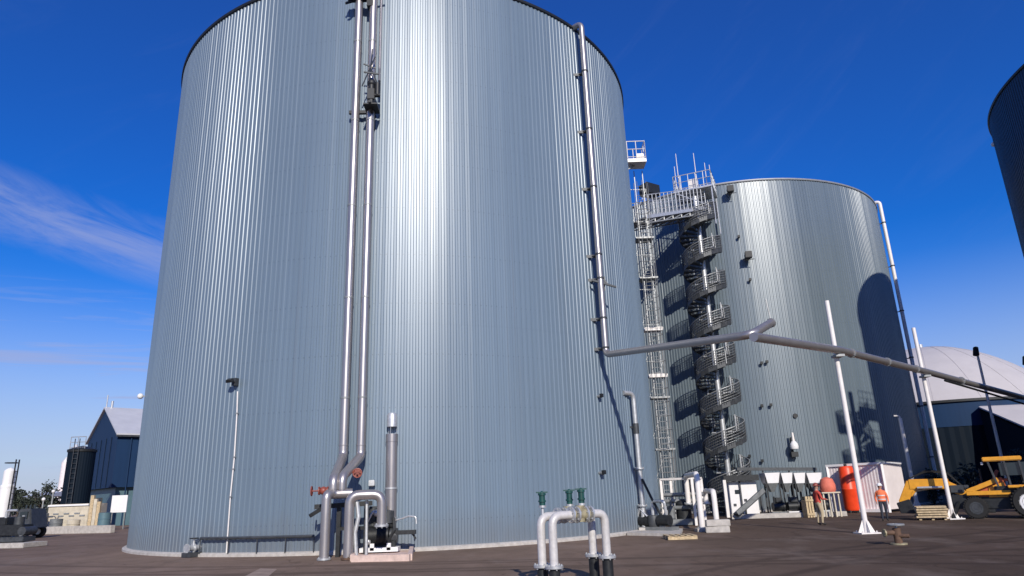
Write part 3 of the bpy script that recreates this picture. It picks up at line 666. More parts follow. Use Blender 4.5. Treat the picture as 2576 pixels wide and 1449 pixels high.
# ------------------------------------------------------------------ stair tower on tank two
def spiral(C, z1, T, label, turns, rad=1.3):
    t = thing('spiral_staircase', label, 'staircase', C, 0, 'spiral staircases on the tank walls')
    o_ = OUT(C, T)
    b = MB(); b.cyl((C.x, C.y, 0), (C.x, C.y, z1+1.2), .16, n=14); b.build('column', GALV, t)
    pitch = z1/turns; a_in = atan2(-o_.y, -o_.x)
    for k in range(turns):
        b = MB(); n = 14
        for i in range(n):
            a = a_in + .45 + (2*pi-.9)*i/(n-1); z = k*pitch + pitch*(i+1)/n; a2 = a + .40
            p = [Vector((C.x+r*cos(q), C.y+r*sin(q), z+dz)) for dz in (-.05, 0) for r, q in ((.12, a), (rad, a), (rad, a2), (.12, a2))]
            b.hexa(p)
            for aa, zz in ((a, z), (a+.11, z+pitch/n*.25), (a+.22, z+pitch/n*.5), (a+.33, z+pitch/n*.75)): b.cyl((C.x+rad*cos(aa), C.y+rad*sin(aa), zz), (C.x+rad*cos(aa), C.y+rad*sin(aa), zz+1.0), .02, n=5)
            p = [Vector((C.x+r*cos(q), C.y+r*sin(q), z+dz+(pitch/n if q == a2 else 0))) for dz in (-.16, .12) for r, q in ((rad, a), (rad+.03, a), (rad+.03, a2), (rad, a2))]; b.hexa(p)
        b.build('flight', DGREY, t)
        b = MB(); 
        for h, r in ((1.0, .03), (.84, .016), (.68, .016), (.52, .016), (.36, .016), (.2, .016)):
            b.tube([(C.x+rad*cos(a_in+.45+(2*pi-.9)*i/26), C.y+rad*sin(a_in+.45+(2*pi-.9)*i/26), k*pitch+pitch*(.07+.93*i/26)+h) for i in range(27)], r, 6)
        b.build('handrail', GALVD, t)
        b = MB(); z = (k+1)*pitch; q = C - o_*(rad*.9)
        b.box((q.x, q.y, z-.03), (1.5, 1.5, .06), rz=atan2(o_.y, o_.x)); b.bar((q.x, q.y, z-.1), (q.x-o_.x*.8, q.y-o_.y*.8, z-.1), .1)
        s = Vector((-o_.y, o_.x, 0))
        b.build('landing', GALV, t)
        for ss in (.72, -.72): b = MB(); rail_run(b, [Vector((q.x, q.y, z))+s*ss-o_*.7, Vector((q.x, q.y, z))+s*ss+o_*.6], 1.0, .35, .02); b.build('landing_rail', GALV, t)
    return t
q = HIT(1787, 560, T2); o_ = OUT(q, T2); C = q + o_*2.1; C = Vector((C.x, C.y, 0))
# keep it on the picture column
for _ in range(20):
    zz = ZOF(C, 900); x_ = proj((C.x, C.y, zz))[0]; C.x += (1795 - x_)*.02
o_ = OUT(C, T2); q = Vector((T2[0], T2[1], 0)) + o_*(T2[2]+2.0); C = Vector((q.x, q.y, 0))
ztop = ZOF(C, 535)
spiral(C, ztop, T2, 'galvanised spiral staircase up the left side of the second tank', 8)
SC_ = C.copy()
# posts framing the staircase
def post(P, z, r=.06, label='', name='steel_post', m_=GALV):
    b = MB(); b.cyl((P[0], P[1], 0), (P[0], P[1], z), r, n=10); b.box((P[0], P[1], .03), (.35, .35, .06)); o = b.build(name, m_); return tag(o, label, 'post')
sv = Vector((-o_.y, o_.x, 0))
# top platform with crowd of railings
zp = ztop
t = thing('access_platform', 'railed platform on top of the spiral staircase with upright rods against the sky', 'platform', (C.x, C.y, 0))
b = MB(); qq = C - o_*.6; rz = atan2(o_.y, o_.x)
b.box((qq.x, qq.y, zp+1.55), (2.3, 2.6, .12), rz=rz); b.build('deck', GALV, t)
b = MB(); 
c4 = [Vector((qq.x, qq.y, zp+1.6)) + o_*i*1.1 + sv*j*1.25 for i, j in ((1,1),(1,-1),(-1,-1),(-1,1),(1,1))]
rail_run(b, c4, 1.1, .55, .028); b.build('railing', GALV, t)
b = MB()
for i, j, h in ((.9,-.9,2.9), (.2,-1.2,2.3), (1.0,.3,2.6), (-.3,1.1,2.1), (.6,.9,1.9), (-.8,-1.1,2.0)):
    p = Vector((qq.x, qq.y, zp+1.6)) + o_*i + sv*j; b.cyl(p, p+Vector((0,0,h)), .035, .02, n=6)
b.box(Vector((qq.x, qq.y, zp+2.1)) + o_*.5, (.5,.6,.7), rz=rz); b.build('antenna', WHITEP, t)
b = MB()
for i, j in ((1,1),(1,-1),(-1,-1),(-1,1)):
    p = Vector((qq.x, qq.y, zp)) + o_*i*1.05 + sv*j*1.2; b.cyl(p - Vector((0,0,1.2)), p+Vector((0,0,1.5)), .05, n=8)
b.bar(qq+Vector((0,0,zp))+o_*1.05+sv*1.2, qq+Vector((0,0,zp+1.5))+o_*1.05-sv*1.2, .05); b.build('frame', GALV, t)
# walkway bridge from the stairs to the left
def ringpt(P_az, off): return Vector((T2[0]+cos(P_az)*(T2[2]+off), T2[1]+sin(P_az)*(T2[2]+off), 0))
az0 = atan2(C.y-T2[1], C.x-T2[0]); 
t = thing('walkway_bridge', 'galvanised walkway with railings bridging from the stair top towards the big tank', 'walkway', (C.x, C.y, 0))
wp0 = C - o_*.3; wl = AT(1603, 560, 40.0); zl = ZOF(wl, 552)
wp0 = Vector((wp0.x, wp0.y, zp+.0)); wp1 = Vector((wl.x, wl.y, ZOF(wl, 556))); wp0.z = ZOF(wp0, 532)
dw = (wp1-wp0).normalized(); sw = Vector((-dw.y, dw.x, 0))
if sw.y > 0: sw = -sw
b = MB(); b.bar(wp0, wp1, 1.7, .06); b.bar(wp0+sw*.87-Vector((0,0,.04)), wp1+sw*.87-Vector((0,0,.04)), .06, .20); b.bar(wp0-sw*.87-Vector((0,0,.08)), wp1-sw*.87-Vector((0,0,.08)), .06, .30)
b.build('deck', GALV, t)
for s in (1, -1):
    b = MB(); rail_run(b, [wp0+sw*.84*s, wp1+sw*.84*s], 1.45, .36, .026); b.build('railing', GALV, t)
for k in range(5):
    b = MB(); h_ = .2+.24*k; b.cyl(wp0+sw*.84+Vector((0,0,h_)), wp1+sw*.84+Vector((0,0,h_)), .014, n=6); b.build('guard_wire', GALVD, t)
b = MB()
nb = 7
for k in range(nb):
    a, c = wp0.lerp(wp1, k/nb), wp0.lerp(wp1, (k+1)/nb); z1_, z2_ = Vector((0,0,-.20)), Vector((0,0,-.42))
    for s in (.8, -.8):
        b.bar(a+sw*s+z1_, c+sw*s+z2_, .06); b.bar(c+sw*s+z2_, c+sw*s+z1_, .06)
        b.bar(a+sw*s+z2_, c+sw*s+z2_, .07)
    b.bar(a+sw*.8+z2_, a-sw*.8+z2_, .05)
b.build('truss', GALVD, t)
b = MB(); p = wp0.lerp(wp1, .76); b.box(p+Vector((0,0,1.95)), (1.15, .8, .75), rz=atan2(dw.y, dw.x)); 
tag(b.build('control_cabinet', DARK, bevel=.04), 'black cabinet standing on the walkway bridge against the sky', 'cabinet')
# caged ladder tower near the big tank edge
P = AT(1668, 1290, 38.0); lp = Vector((P.x, P.y, 0)); zl = zp-.1
for _ in range(30):
    x_ = proj((lp.x, lp.y, ZOF(lp, 900)))[0]; lp.x += (1650-x_)*.02
t = thing('caged_ladder', 'slim caged ladder tower with small rest platforms beside the big tank edge', 'ladder', lp)
b = MB()
for s in (-.25, .25): b.bar((lp.x+s, lp.y, 0), (lp.x+s, lp.y, zl+1), .045)
for k in range(int(zl/.3)): b.cyl((lp.x-.25, lp.y, .3+k*.3), (lp.x+.25, lp.y, .3+k*.3), .015, n=5)
b.build('ladder', GALVD, t)
b = MB()
for k in range(int((zl-2.4)/.75)):
    z = 2.4+k*.75; b.tube([(lp.x+.42*cos(a), lp.y-.35+.42*sin(a), z) for a in [pi*.75 - i*pi*1.5/10 for i in range(11)]][::1], .018, 5)
for k in range(5):
    a = -pi*.95+ (pi*.9)*k/4; b.cyl((lp.x+.42*cos(a), lp.y-.35+.42*sin(a), 2.4), (lp.x+.42*cos(a), lp.y-.35+.42*sin(a), zl), .014, n=5)
b.build('cage', GALVD, t)
for s in (-.5, .5):
    b = MB(); b.cyl((lp.x+s, lp.y+.5, 0), (lp.x+s, lp.y+.5, zl), .035, n=8); b.build('leg', GALVD, t)
for ypx in (1285, 1130, 1000, 945, 828, 700, 600):
    z = ZOF(lp, ypx); b = MB(); b.box((lp.x, lp.y+.25, z), (1.05, .95, .08)); b.bar((lp.x-.5, lp.y-.2, z-.02), (lp.x+.5, lp.y-.2, z-.02), .05, .2 if ypx in (828, 945) else .08)
    b.build('rest_platform', WHITEP if ypx in (828, 945) else GALVD, t)
b = MB()
for k in range(9):
    z = zl*k/9; b.bar((lp.x-.5, lp.y+.5, z), (lp.x+.5, lp.y+.5, z+zl/9), .03); b.bar((lp.x-.5, lp.y+.5, z+zl/9), (lp.x+.5, lp.y+.5, z+zl/9), .03)
b.build('bracing', GALVD, t)
# little platform behind the big tank edge
P = AT(1604, 412, 37.5)
t = thing('sampling_platform', 'small white railed platform jutting past the big tank right edge', 'platform', P)
b = MB(); b.box(P+Vector((-.2,0,0)), (1.3, 1.0, .22)); b.box(P+Vector((.1,-.3,.25)), (.4,.3,.4)); b.build('deck', WHITEP, t)
b = MB(); rail_run(b, [P+Vector((-1.2,-.5,.1)), P+Vector((.42,-.5,.1)), P+Vector((.42,.5,.1)), P+Vector((-1.2,.5,.1))], 1.15, .5, .025); b.build('railing', WHITEP, t)
b = MB(); b.bar(P+Vector((-.2,0,-.1)), P+Vector((-2.2,-.4,-1.4)), .09); b.bar(P+Vector((-.2,0,0)), P+Vector((-2.4,-.4,0)), .12); b.build('bracket', GALVD, t)
# staircase on tank three (mostly outside the frame, its shadow falls on tank two)
o3 = Vector((cos(radians(186)), sin(radians(186)), 0)); C3 = Vector((T3[0], T3[1], 0)) + o3*(T3[2]+1.9)
spiral(C3, 14.6, T3, 'spiral staircase at the side of the shaded tank beyond the right edge', 6)
# ports on tank two
gp = 'small ports on the second tank'
port(1836, 485, T2, 'inspection_port', 'dark hooded port just below the second tank rim', 1.5, DARK, gp, True)
port(1880, 649, T2, 'inspection_port', 'dark hooded port a quarter way down the second tank', 1.5, DARK, gp, True)
for x, y, l in ((1858, 598, 'tiny port between the two dark hooded ports'), (1886, 706, 'tiny port just below the lower hooded port'), (1915, 915, 'left tiny port of the mid height pair on the second tank'), (1928, 912, 'right tiny port of the mid height pair on the second tank'), (1916, 1022, 'left tiny port of the pair left of the dark oval port'), (1938, 1020, 'right tiny port of the pair left of the dark oval port'), (1886, 1238/1.0-90, 'tiny port low by the staircase foot'), (1885, 1163, 'left tiny port just above the hopper canopy'), (1917, 1160, 'right tiny port just above the hopper canopy')):
    port(x, y, T2, 'inspection_port', l, .55, DARK, gp)
P = on_tank(2000, 1046, T2, 0); o_ = OUT(P, T2); b = MB(); b.cyl(P, P+o_*.10, .14, n=20); tag(b.build('inspection_port', DARK), 'dark oval port above the white vent on the second tank', 'fitting', gp)
P = on_tank(1992, 1125, T2, .1); o_ = OUT(P, T2)
t = thing('wall_vent', 'white round vent hood low on the second tank', 'vent', P)
b = MB(); b.lathe(P+o_*.45, [(.01,.36),(.12,.32),(.22,.18),(.25,0),(.22,-.14),(.01,-.16)], 20); b.build('hood', WHITE, t)
b = MB(); b.cyl(P+o_*.45+Vector((0,0,.33)), P+o_*.45+Vector((0,0,.85)), .09, .06, n=14); b.build('neck', WHITEP, t)
b = MB(); b.box(P+Vector((0,0,-.45))+o_*.2, (.35,.4,.3), rz=atan2(o_.y,o_.x)); b.bar(P+Vector((0,0,-.45)), P+Vector((0,0,.6)), .08); b.build('bracket', DARK, t)
# downpipe on tank two right edge
D2 = math.sqrt(T2[0]**2+T2[1]**2)
P = Vector((0,0,0)); a_ = atan2(T2[0], T2[1]) + math.asin((T2[2]+.25)/D2) - .001; tl = sqrt(D2*D2-(T2[2]+.25)**2)
P = Vector((tl*sin(a_)-.1, tl*cos(a_)-.35, 0)); o_ = OUT(P, T2)
t = thing('downpipe', 'white downpipe on the right edge of the second tank', 'pipe', P)
zt = 22.3
b = MB(); b.tube(fillet([Vector((P.x, P.y, zt-.1)) - o_*1.2, Vector((P.x, P.y, zt)), Vector((P.x, P.y, .1))], .25), .13, 16); b.build('pipe', WHITEP, t)
for z in (3, 6.5, 10, 13.5, 17, 20.5):
    b = MB(); b.cyl((P.x, P.y, z), (P.x, P.y, z+.08), .16, n=14); b.bar(Vector((P.x, P.y, z)), Vector((P.x, P.y, z))-o_*.4, .06); b.build('clamp', DGREY, t)
# lamp on tank three edge
P = AT(2496, 366, 26.0)
D3 = hypot(T3[0], T3[1]); a_ = atan2(T3[0], T3[1]) - math.asin(T3[2]/D3); tl = sqrt(D3*D3-T3[2]**2)
E3 = Vector((tl*sin(a_), tl*cos(a_), 0)); E3.z = ZOF(E3, 366); o_ = OUT(E3, T3)
t = thing('wall_light', 'small white light near the top of the shaded right tank', 'light', E3)
b = MB(); b.bar(E3-o_*.1, E3+o_*.12, .06); b.build('bracket', DGREY, t)
b = MB(); b.ball(E3+o_*.14-Vector((0,.25,0)), .15); b.build('globe', WHITE, t)

# ------------------------------------------------------------------ pipework yard between the two tanks
s0, s1, s2, s3 = G(1577, 1347), G(1712, 1350), G(1718, 1336), G(1590, 1330)
t = thing('pump_unit', 'low black pump set on a pale slab at the big tank right foot', 'pump', (s0+s2)/2)
b = MB(); quad([s0, s1, s2, s3], 0, .1); b.build('slab', CONC, t)
u_ = (s1-s0).normalized(); v_ = Vector((-u_.y, u_.x, 0)); c_ = (s0+s1+s2+s3)/4
def yd(a, d, z): return c_ + u_*a + v_*d + Vector((0,0,z))
b = MB(); b.cyl(yd(-.75,0,.42), yd(-.15,0,.42), .22, n=20); b.cyl(yd(.25,0,.45), yd(.75,0,.45), .2, n=20); b.box(yd(-.45,0,.72), (.22,.2,.16)); b.build('motor', DARK, t)
b = MB(); b.cyl(yd(-.15,0,.42), yd(.2,0,.42), .13, n=16); b.lathe(yd(.0,0,0), [(.01,.2),(.2,.2),(.24,.4),(.2,.62),(.01,.66)], 18); b.build('pump_casing', DGREY, t)
b = MB(); b.box(yd(0,0,.16), (1.9,.5,.12), rz=atan2(u_.y,u_.x)); b.build('base_frame', MGREY, t)
b = MB(); b.tube(fillet([yd(0,0,.6), yd(0,0,1.15), yd(.55,0,1.15), yd(.55,.1,.6)], .12), .06, 10); b.tube([yd(-.8,-.1,.2), yd(-.5,-.15,.9), yd(-.2,-.1,.6)], .04, 8); b.build('pipe', GALV, t)
# white work frame
f0, f1 = G(1672, 1322), G(1752, 1322)
t = thing('pipe_rack', 'white post and beam pipe rack loaded with grey pipes beside the ladder tower', 'rack', (f0+f1)/2)
zf = ZOF(f0, 1208); dd = (f1-f0).normalized(); back = Vector((-dd.y, dd.x, 0))*1.0
for p in (f0, f1, f0+back, f1+back):
    b = MB(); b.bar((p.x, p.y, 0), (p.x, p.y, zf), .11); b.build('post', WHITEP, t)
b = MB(); 
for p, q in ((f0,f1),(f0+back,f1+back),(f0,f0+back),(f1,f1+back)): b.bar((p.x,p.y,zf+.03), (q.x,q.y,zf+.03), .12, .08)
b.build('beam', WHITEP, t)
for k in range(3):
    b = MB(); o1 = back*(.2+.3*k); z = .75 + .28*k; b.cyl((f0.x+o1.x-.4, f0.y+o1.y, z), (f1.x+o1.x+.3, f1.y+o1.y, z), .09, n=14); b.build('pipe', GALVD if k else MGREY, t)
b = MB(); m_ = (f0+f1)/2 + back*.5; b.cyl((m_.x, m_.y, .1), (m_.x, m_.y, .9), .34, n=24); b.lathe((m_.x, m_.y, .9), [(.34,0),(.28,.12),(.1,.2),(.01,.2)], 24); b.build('vessel', DARK, t)
b = MB(); b.cyl((m_.x-.6, m_.y-.2, .3), (m_.x-.6, m_.y-.2, .8), .16, n=18); b.cyl((m_.x-.6, m_.y-.2, .8), (m_.x-.6, m_.y-.2, 1.15), .05, n=10); b.box((m_.x-.2,m_.y-.5,.15), (1.2,.3,.25)); b.build('filter', MGREY, t)
def goose(pa, pb, ytop, label, r=.11):
    z = ZOF(pa, ytop); t = thing('gooseneck_pipe', label, 'pipe', pa, 0, 'white goosenecks between the tanks')
    b = MB(); b.tube(fillet([(pa.x,pa.y,.1),(pa.x,pa.y,z),(pb.x,pb.y,z),(pb.x,pb.y,.9)], .3), r, 18); b.build('pipe', WHITEP, t)
    for p, zz in ((pa,.12),(pb,.92)):
        b = MB(); flange(b, (p.x,p.y,zz), (0,0,1), r*1.7, .05); b.build('flange', GALV, t)
    b = MB(); b.box((pa.x,pa.y,.06), (.5,.5,.12)); b.build('footing', CONC, t)
goose(G(1768, 1337), G(1738, 1322), 1192, 'taller white gooseneck pipe with rounded top between the tanks')
goose(G(1806, 1337), G(1783, 1322), 1236, 'shorter white gooseneck pipe right beside the taller one', .10)
for (x, y, zz, l) in ((1790, 1341, 0, 'pale concrete block, lower of the two by the goosenecks'), (1792, 1341, .225, 'pale concrete block lying on top of another by the goosenecks')):
    P = G(x, y); b = MB(); b.box((P.x+.3, P.y+.25, .11+zz), (.85, .4, .22), rz=-.2 + zz*.4); tag(b.build('concrete_block', CONC, bevel=.015), l, 'block', 'pale blocks by the goosenecks')
P = G(1712, 1356); b = MB()
for k in range(5): b.box((P.x-.42+k*.2, P.y, .125), (.12, .95, .02), rz=0)
for k in (-.4, 0, .4): b.box((P.x-.02, P.y+k, .06), (.95, .09, .10))
tag(b.build('timber_pallet', WOOD), 'weathered timber pallet lying in front of the pipe rack', 'pallet')


# low pale kerb and plant in front of tank two ------------------------------
def slab(name, pts, z0, z1, m_, label, cat, group=None):
    b = MB(); b.hexa([Vector((p.x, p.y, z0)) for p in pts] + [Vector((p.x, p.y, z1)) for p in pts]); return tag(b.build(name, m_), label, cat, group)
k0, k1 = G(1842, 1306), G(2132, 1298)
dk = (k1-k0).normalized(); bk = Vector((-dk.y, dk.x, 0))
slab('concrete_kerb', [k0, k1, k1+bk*.4, k0+bk*.4], 0, .22, CONC, 'pale concrete kerb in front of the hopper plant', 'kerb')
# control cabinet with canopy and conveyor
c0 = G(1846, 1302) + bk*.6; c1 = G(1917, 1300) + bk*.6
zt = ZOF(c0, 1212)
t = thing('control_kiosk', 'white kiosk with black canopy and small black window left of the hoppers', 'kiosk', (c0+c1)/2)
b = MB(); quad([c0, c1, c1+bk*1.4, c0+bk*1.4], .1, zt); b.build('wall', WHITE, t, bevel=.02)
b = MB(); quad([c0-dk*.25-bk*.35, c1+dk*.15-bk*.35, c1+dk*.15+bk*1.6, c0-dk*.25+bk*1.6], zt+.02, zt+.32); b.build('canopy', DARK, t)
p = c0.lerp(c1, .28) - bk*.02; z = ZOF(p, 1237); b = MB(); b.box((p.x,p.y,z), (.22,.05,.2), rz=atan2(dk.y,dk.x)); b.build('window', GLASS, t)
for s_, yy in ((.15, 1270), (.55, 1258)):
    p = c0.lerp(c1, s_) - bk*.02; z = ZOF(p, yy); b = MB(); b.box((p.x,p.y,z), (.14,.05,.12), rz=atan2(dk.y,dk.x)); b.build('switch_box', DGREY, t)
p = c0 - dk*.25 - bk*.3; b = MB(); b.bar((p.x,p.y,0), (p.x,p.y,zt+.1), .16); b.build('post', WHITEP, t)
a = G(1853, 1306); e_ = AT(1918, 1236, a.y+.3)
t = thing('conveyor', 'dark inclined conveyor rising from the kerb in front of the white kiosk', 'conveyor', a)
b = MB(); b.bar(Vector((a.x,a.y,.2)), e_, .45, .16); b.build('belt', DGREY, t)
b = MB(); b.bar(Vector((a.x,a.y-.26,.28)), e_+Vector((0,-.26,.08)), .05, .22); b.build('side_rail', MGREY, t)
for s_ in (.35, .9):
    q = Vector((a.x,a.y,.2)).lerp(e_, s_); b = MB(); b.bar(q, (q.x, q.y, 0), .08); b.build('leg', DARK, t)
# four white hoppers
hx = [1921, 1962, 1994, 2026, 2068]
hb = G(1990, 1300).y + 1.0
for i in range(4):
    xa, xb = hx[i]+1.5, hx[i+1]-1.5; pa = AT(xa, 1190, hb); pb = AT(xb, 1190, hb); w_ = (pb.x-pa.x); cx_ = (pa.x+pb.x)/2; zt = pa.z; zb = AT(xa, 1216, hb).z
    t = thing('feed_hopper', ('leftmost', 'second from left', 'third from left', 'rightmost')[i] + ' of four white tapering hoppers above dark machinery', 'hopper', (cx_, hb, 0), 0, 'white feed hoppers')
    b = MB(); d_ = .9
    b.hexa([(cx_-w_*.36, hb, zb), (cx_+w_*.36, hb, zb), (cx_+w_*.36, hb+d_, zb), (cx_-w_*.36, hb+d_, zb), (cx_-w_/2, hb-.05, zt), (cx_+w_/2, hb-.05, zt), (cx_+w_/2, hb+d_, zt), (cx_-w_/2, hb+d_, zt)])
    b.build('bin', WHITE, t)
    b = MB(); b.hexa([(cx_-w_*.1, hb+.2, zb-.45), (cx_+w_*.1, hb+.2, zb-.45), (cx_+w_*.1, hb+.5, zb-.45), (cx_-w_*.1, hb+.5, zb-.45), (cx_-w_*.34, hb+.02, zb-.01), (cx_+w_*.34, hb+.02, zb-.01), (cx_+w_*.34, hb+d_-.02, zb-.01), (cx_-w_*.34, hb+d_-.02, zb-.01)]); b.build('chute', MGREY, t)
    for sx in (-.42, .42):
        b = MB(); b.bar((cx_+w_*sx, hb+.05, 0), (cx_+w_*sx, hb+.05, zt), .06); b.build('leg', DARK, t)
    q = Vector((cx_, hb-.25, 0)); tt = thing('motor_unit', ('first', 'second', 'third', 'fourth')[i] + ' dark motor unit counted from the kiosk, under the hoppers', 'motor', q, 0, 'motor units under the hoppers')
    b = MB(); b.cyl((q.x-.28, q.y, .48), (q.x+.2, q.y, .48), .22, n=18); b.cyl((q.x+.2,q.y,.48),(q.x+.3,q.y,.48),.25,n=18); b.build('motor', DARK, tt)
    b = MB(); b.box((q.x, q.y, .14), (.85,.5,.2)); b.build('base', (MGREY, WHITE, DGREY, GALV)[i], tt)
    b = MB(); b.box((q.x+.05, q.y, .82), (.35,.35,.24)); b.cyl((q.x-.2,q.y-.1,.6),(q.x-.2,q.y-.1,1.0+.1*i),.05); b.build('gearbox', DGREY if i % 2 else DARK, tt, bevel=.02)
# dark duct above
pa, pb = AT(1852, 1180, hb+.8), AT(2052, 1180, hb+.8)
b = MB(); b.bar(pa, pb, .3, .16)
for s_ in (0.02, .33, .66, .98):
    q = pa.lerp(pb, s_); b.bar(q, (q.x, q.y, 0), .07)
tag(b.build('cable_gantry', DGREY), 'dark horizontal cable gantry over the white hoppers against the second tank', 'gantry')
# palings
P = G(2033, 1302); t = thing('timber_crate', 'upright pale timber crate left of the person in red', 'crate', P)
b = MB(); 
for k in range(3): b.bar((P.x+.04+k*.13, P.y, 0), (P.x+.04+k*.13, P.y, .98), .09, .025)
b.build('side_panel', WOOD, t)
b = MB(); b.bar((P.x-.02, P.y-.03, .15), (P.x+.36, P.y-.03, .15), .025, .1); b.bar((P.x-.02, P.y-.03, .8), (P.x+.36, P.y-.03, .8), .025, .1); b.box((P.x+.17, P.y+.3, .4), (.36,.5,.78)); b.build('frame', WOOD, t)
# salmon tarp drum on stand
P = G(2094, 1300); z1_ = ZOF(P, 1238); z2_ = ZOF(P, 1201)
t = thing('covered_tank', 'salmon pink covered drum on a pale legged stand beside the orange cylinder', 'tank', P)
b = MB(); b.lathe((P.x, P.y, 0), [(.01,z1_),(.30,z1_),(.37,z1_+.12),(.37,z1_+.34),(.28,z2_-.08),(.12,z2_),(.01,z2_+.02)], 20); b.build('cover', SALMON, t)
for sx, sy in ((-.36,-.2),(-.12,-.25),(.12,-.25),(.36,-.2),(-.3,.25),(.3,.25)):
    b = MB(); b.bar((P.x+sx, P.y+sy, 0), (P.x+sx, P.y+sy, z1_), .06); b.build('leg', CREAM, t)
b = MB(); b.box((P.x, P.y, z1_-.02), (.9,.6,.06)); b.build('table_top', CREAM, t)
# orange-red upright cylinder
P = G(2146, 1290); z1_ = ZOF(P, 1172)
t = thing('orange_tank', 'bright orange red upright cylinder in front of the white container', 'tank', P)
b = MB(); b.lathe((P.x, P.y, 0), [(.01,.12),(.33,.12),(.38,.25),(.38,z1_*.48),(.395,z1_*.49),(.395,z1_*.51),(.38,z1_*.52),(.38,z1_-.16),(.30,z1_-.03),(.01,z1_)], 28); b.build('shell', ORANGE, t)
b = MB(); 
for k in range(4): a = pi/4+k*pi/2; b.bar((P.x+.3*cos(a), P.y+.3*sin(a), 0), (P.x+.3*cos(a), P.y+.3*sin(a), .2), .07)
b.build('foot', DARK, t)
b = MB(); b.cyl((P.x, P.y, z1_-.02), (P.x, P.y, z1_+.1), .08); b.build('cap', DARK, t)
# white container
c0, c1 = G(2124, 1291)+Vector((0,1.2,0)), G(2255, 1290)+Vector((0,.6,0))
c1 = Vector((c1.x, c1.y, 0)); zt = ZOF(c1, 1163)
dc = (c1-c0).normalized(); bc = Vector((-dc.y, dc.x, 0))
t = thing('white_container', 'pinkish white ribbed container with flat top behind the orange cylinder', 'container', (c0+c1)/2)
b = MB(); nrib = 18; W_ = (c1-c0).length
pts = []
for i in range(nrib):
    for u, d in ((0,0),(.35,0),(.5,.015),(.85,.015)): pts.append(c0 + dc*W_*(i+u)/nrib + bk*d)
pts.append(c1)
n_ = len(pts); b.add([Vector((p.x,p.y,.15)) for p in pts] + [Vector((p.x,p.y,zt-.1)) for p in pts], [(i,i+1,n_+i+1,n_+i) for i in range(n_-1)])
b.build('front_panel', PINKW, t, smooth=0)
b = MB(); e0 = c0+bc*.06; e1_ = c1+bc*.06; quad([e0, e1_, c1+bc*2.4, c0+bc*2.4], .15, zt-.1); b.build('body', PINKW, t)
b = MB(); quad([c0-dc*.05-bc*.08, c1+dc*.05-bc*.08, c1+dc*.05+bc*2.45, c0-dc*.05+bc*2.45], zt-.1, zt+.02); b.build('roof', WHITE, t)
for p in (c0, c1): 
    b = MB(); b.bar((p.x-bc.x*.05, p.y-bc.y*.05, 0), (p.x-bc.x*.05, p.y-bc.y*.05, zt-.1), .12); b.build('corner_post', WHITE, t)
b = MB(); b.bar(c0-bc*.05+Vector((0,0,.1)), c1-bc*.05+Vector((0,0,.1)), .1, .16); b.build('sill', WHITE, t)

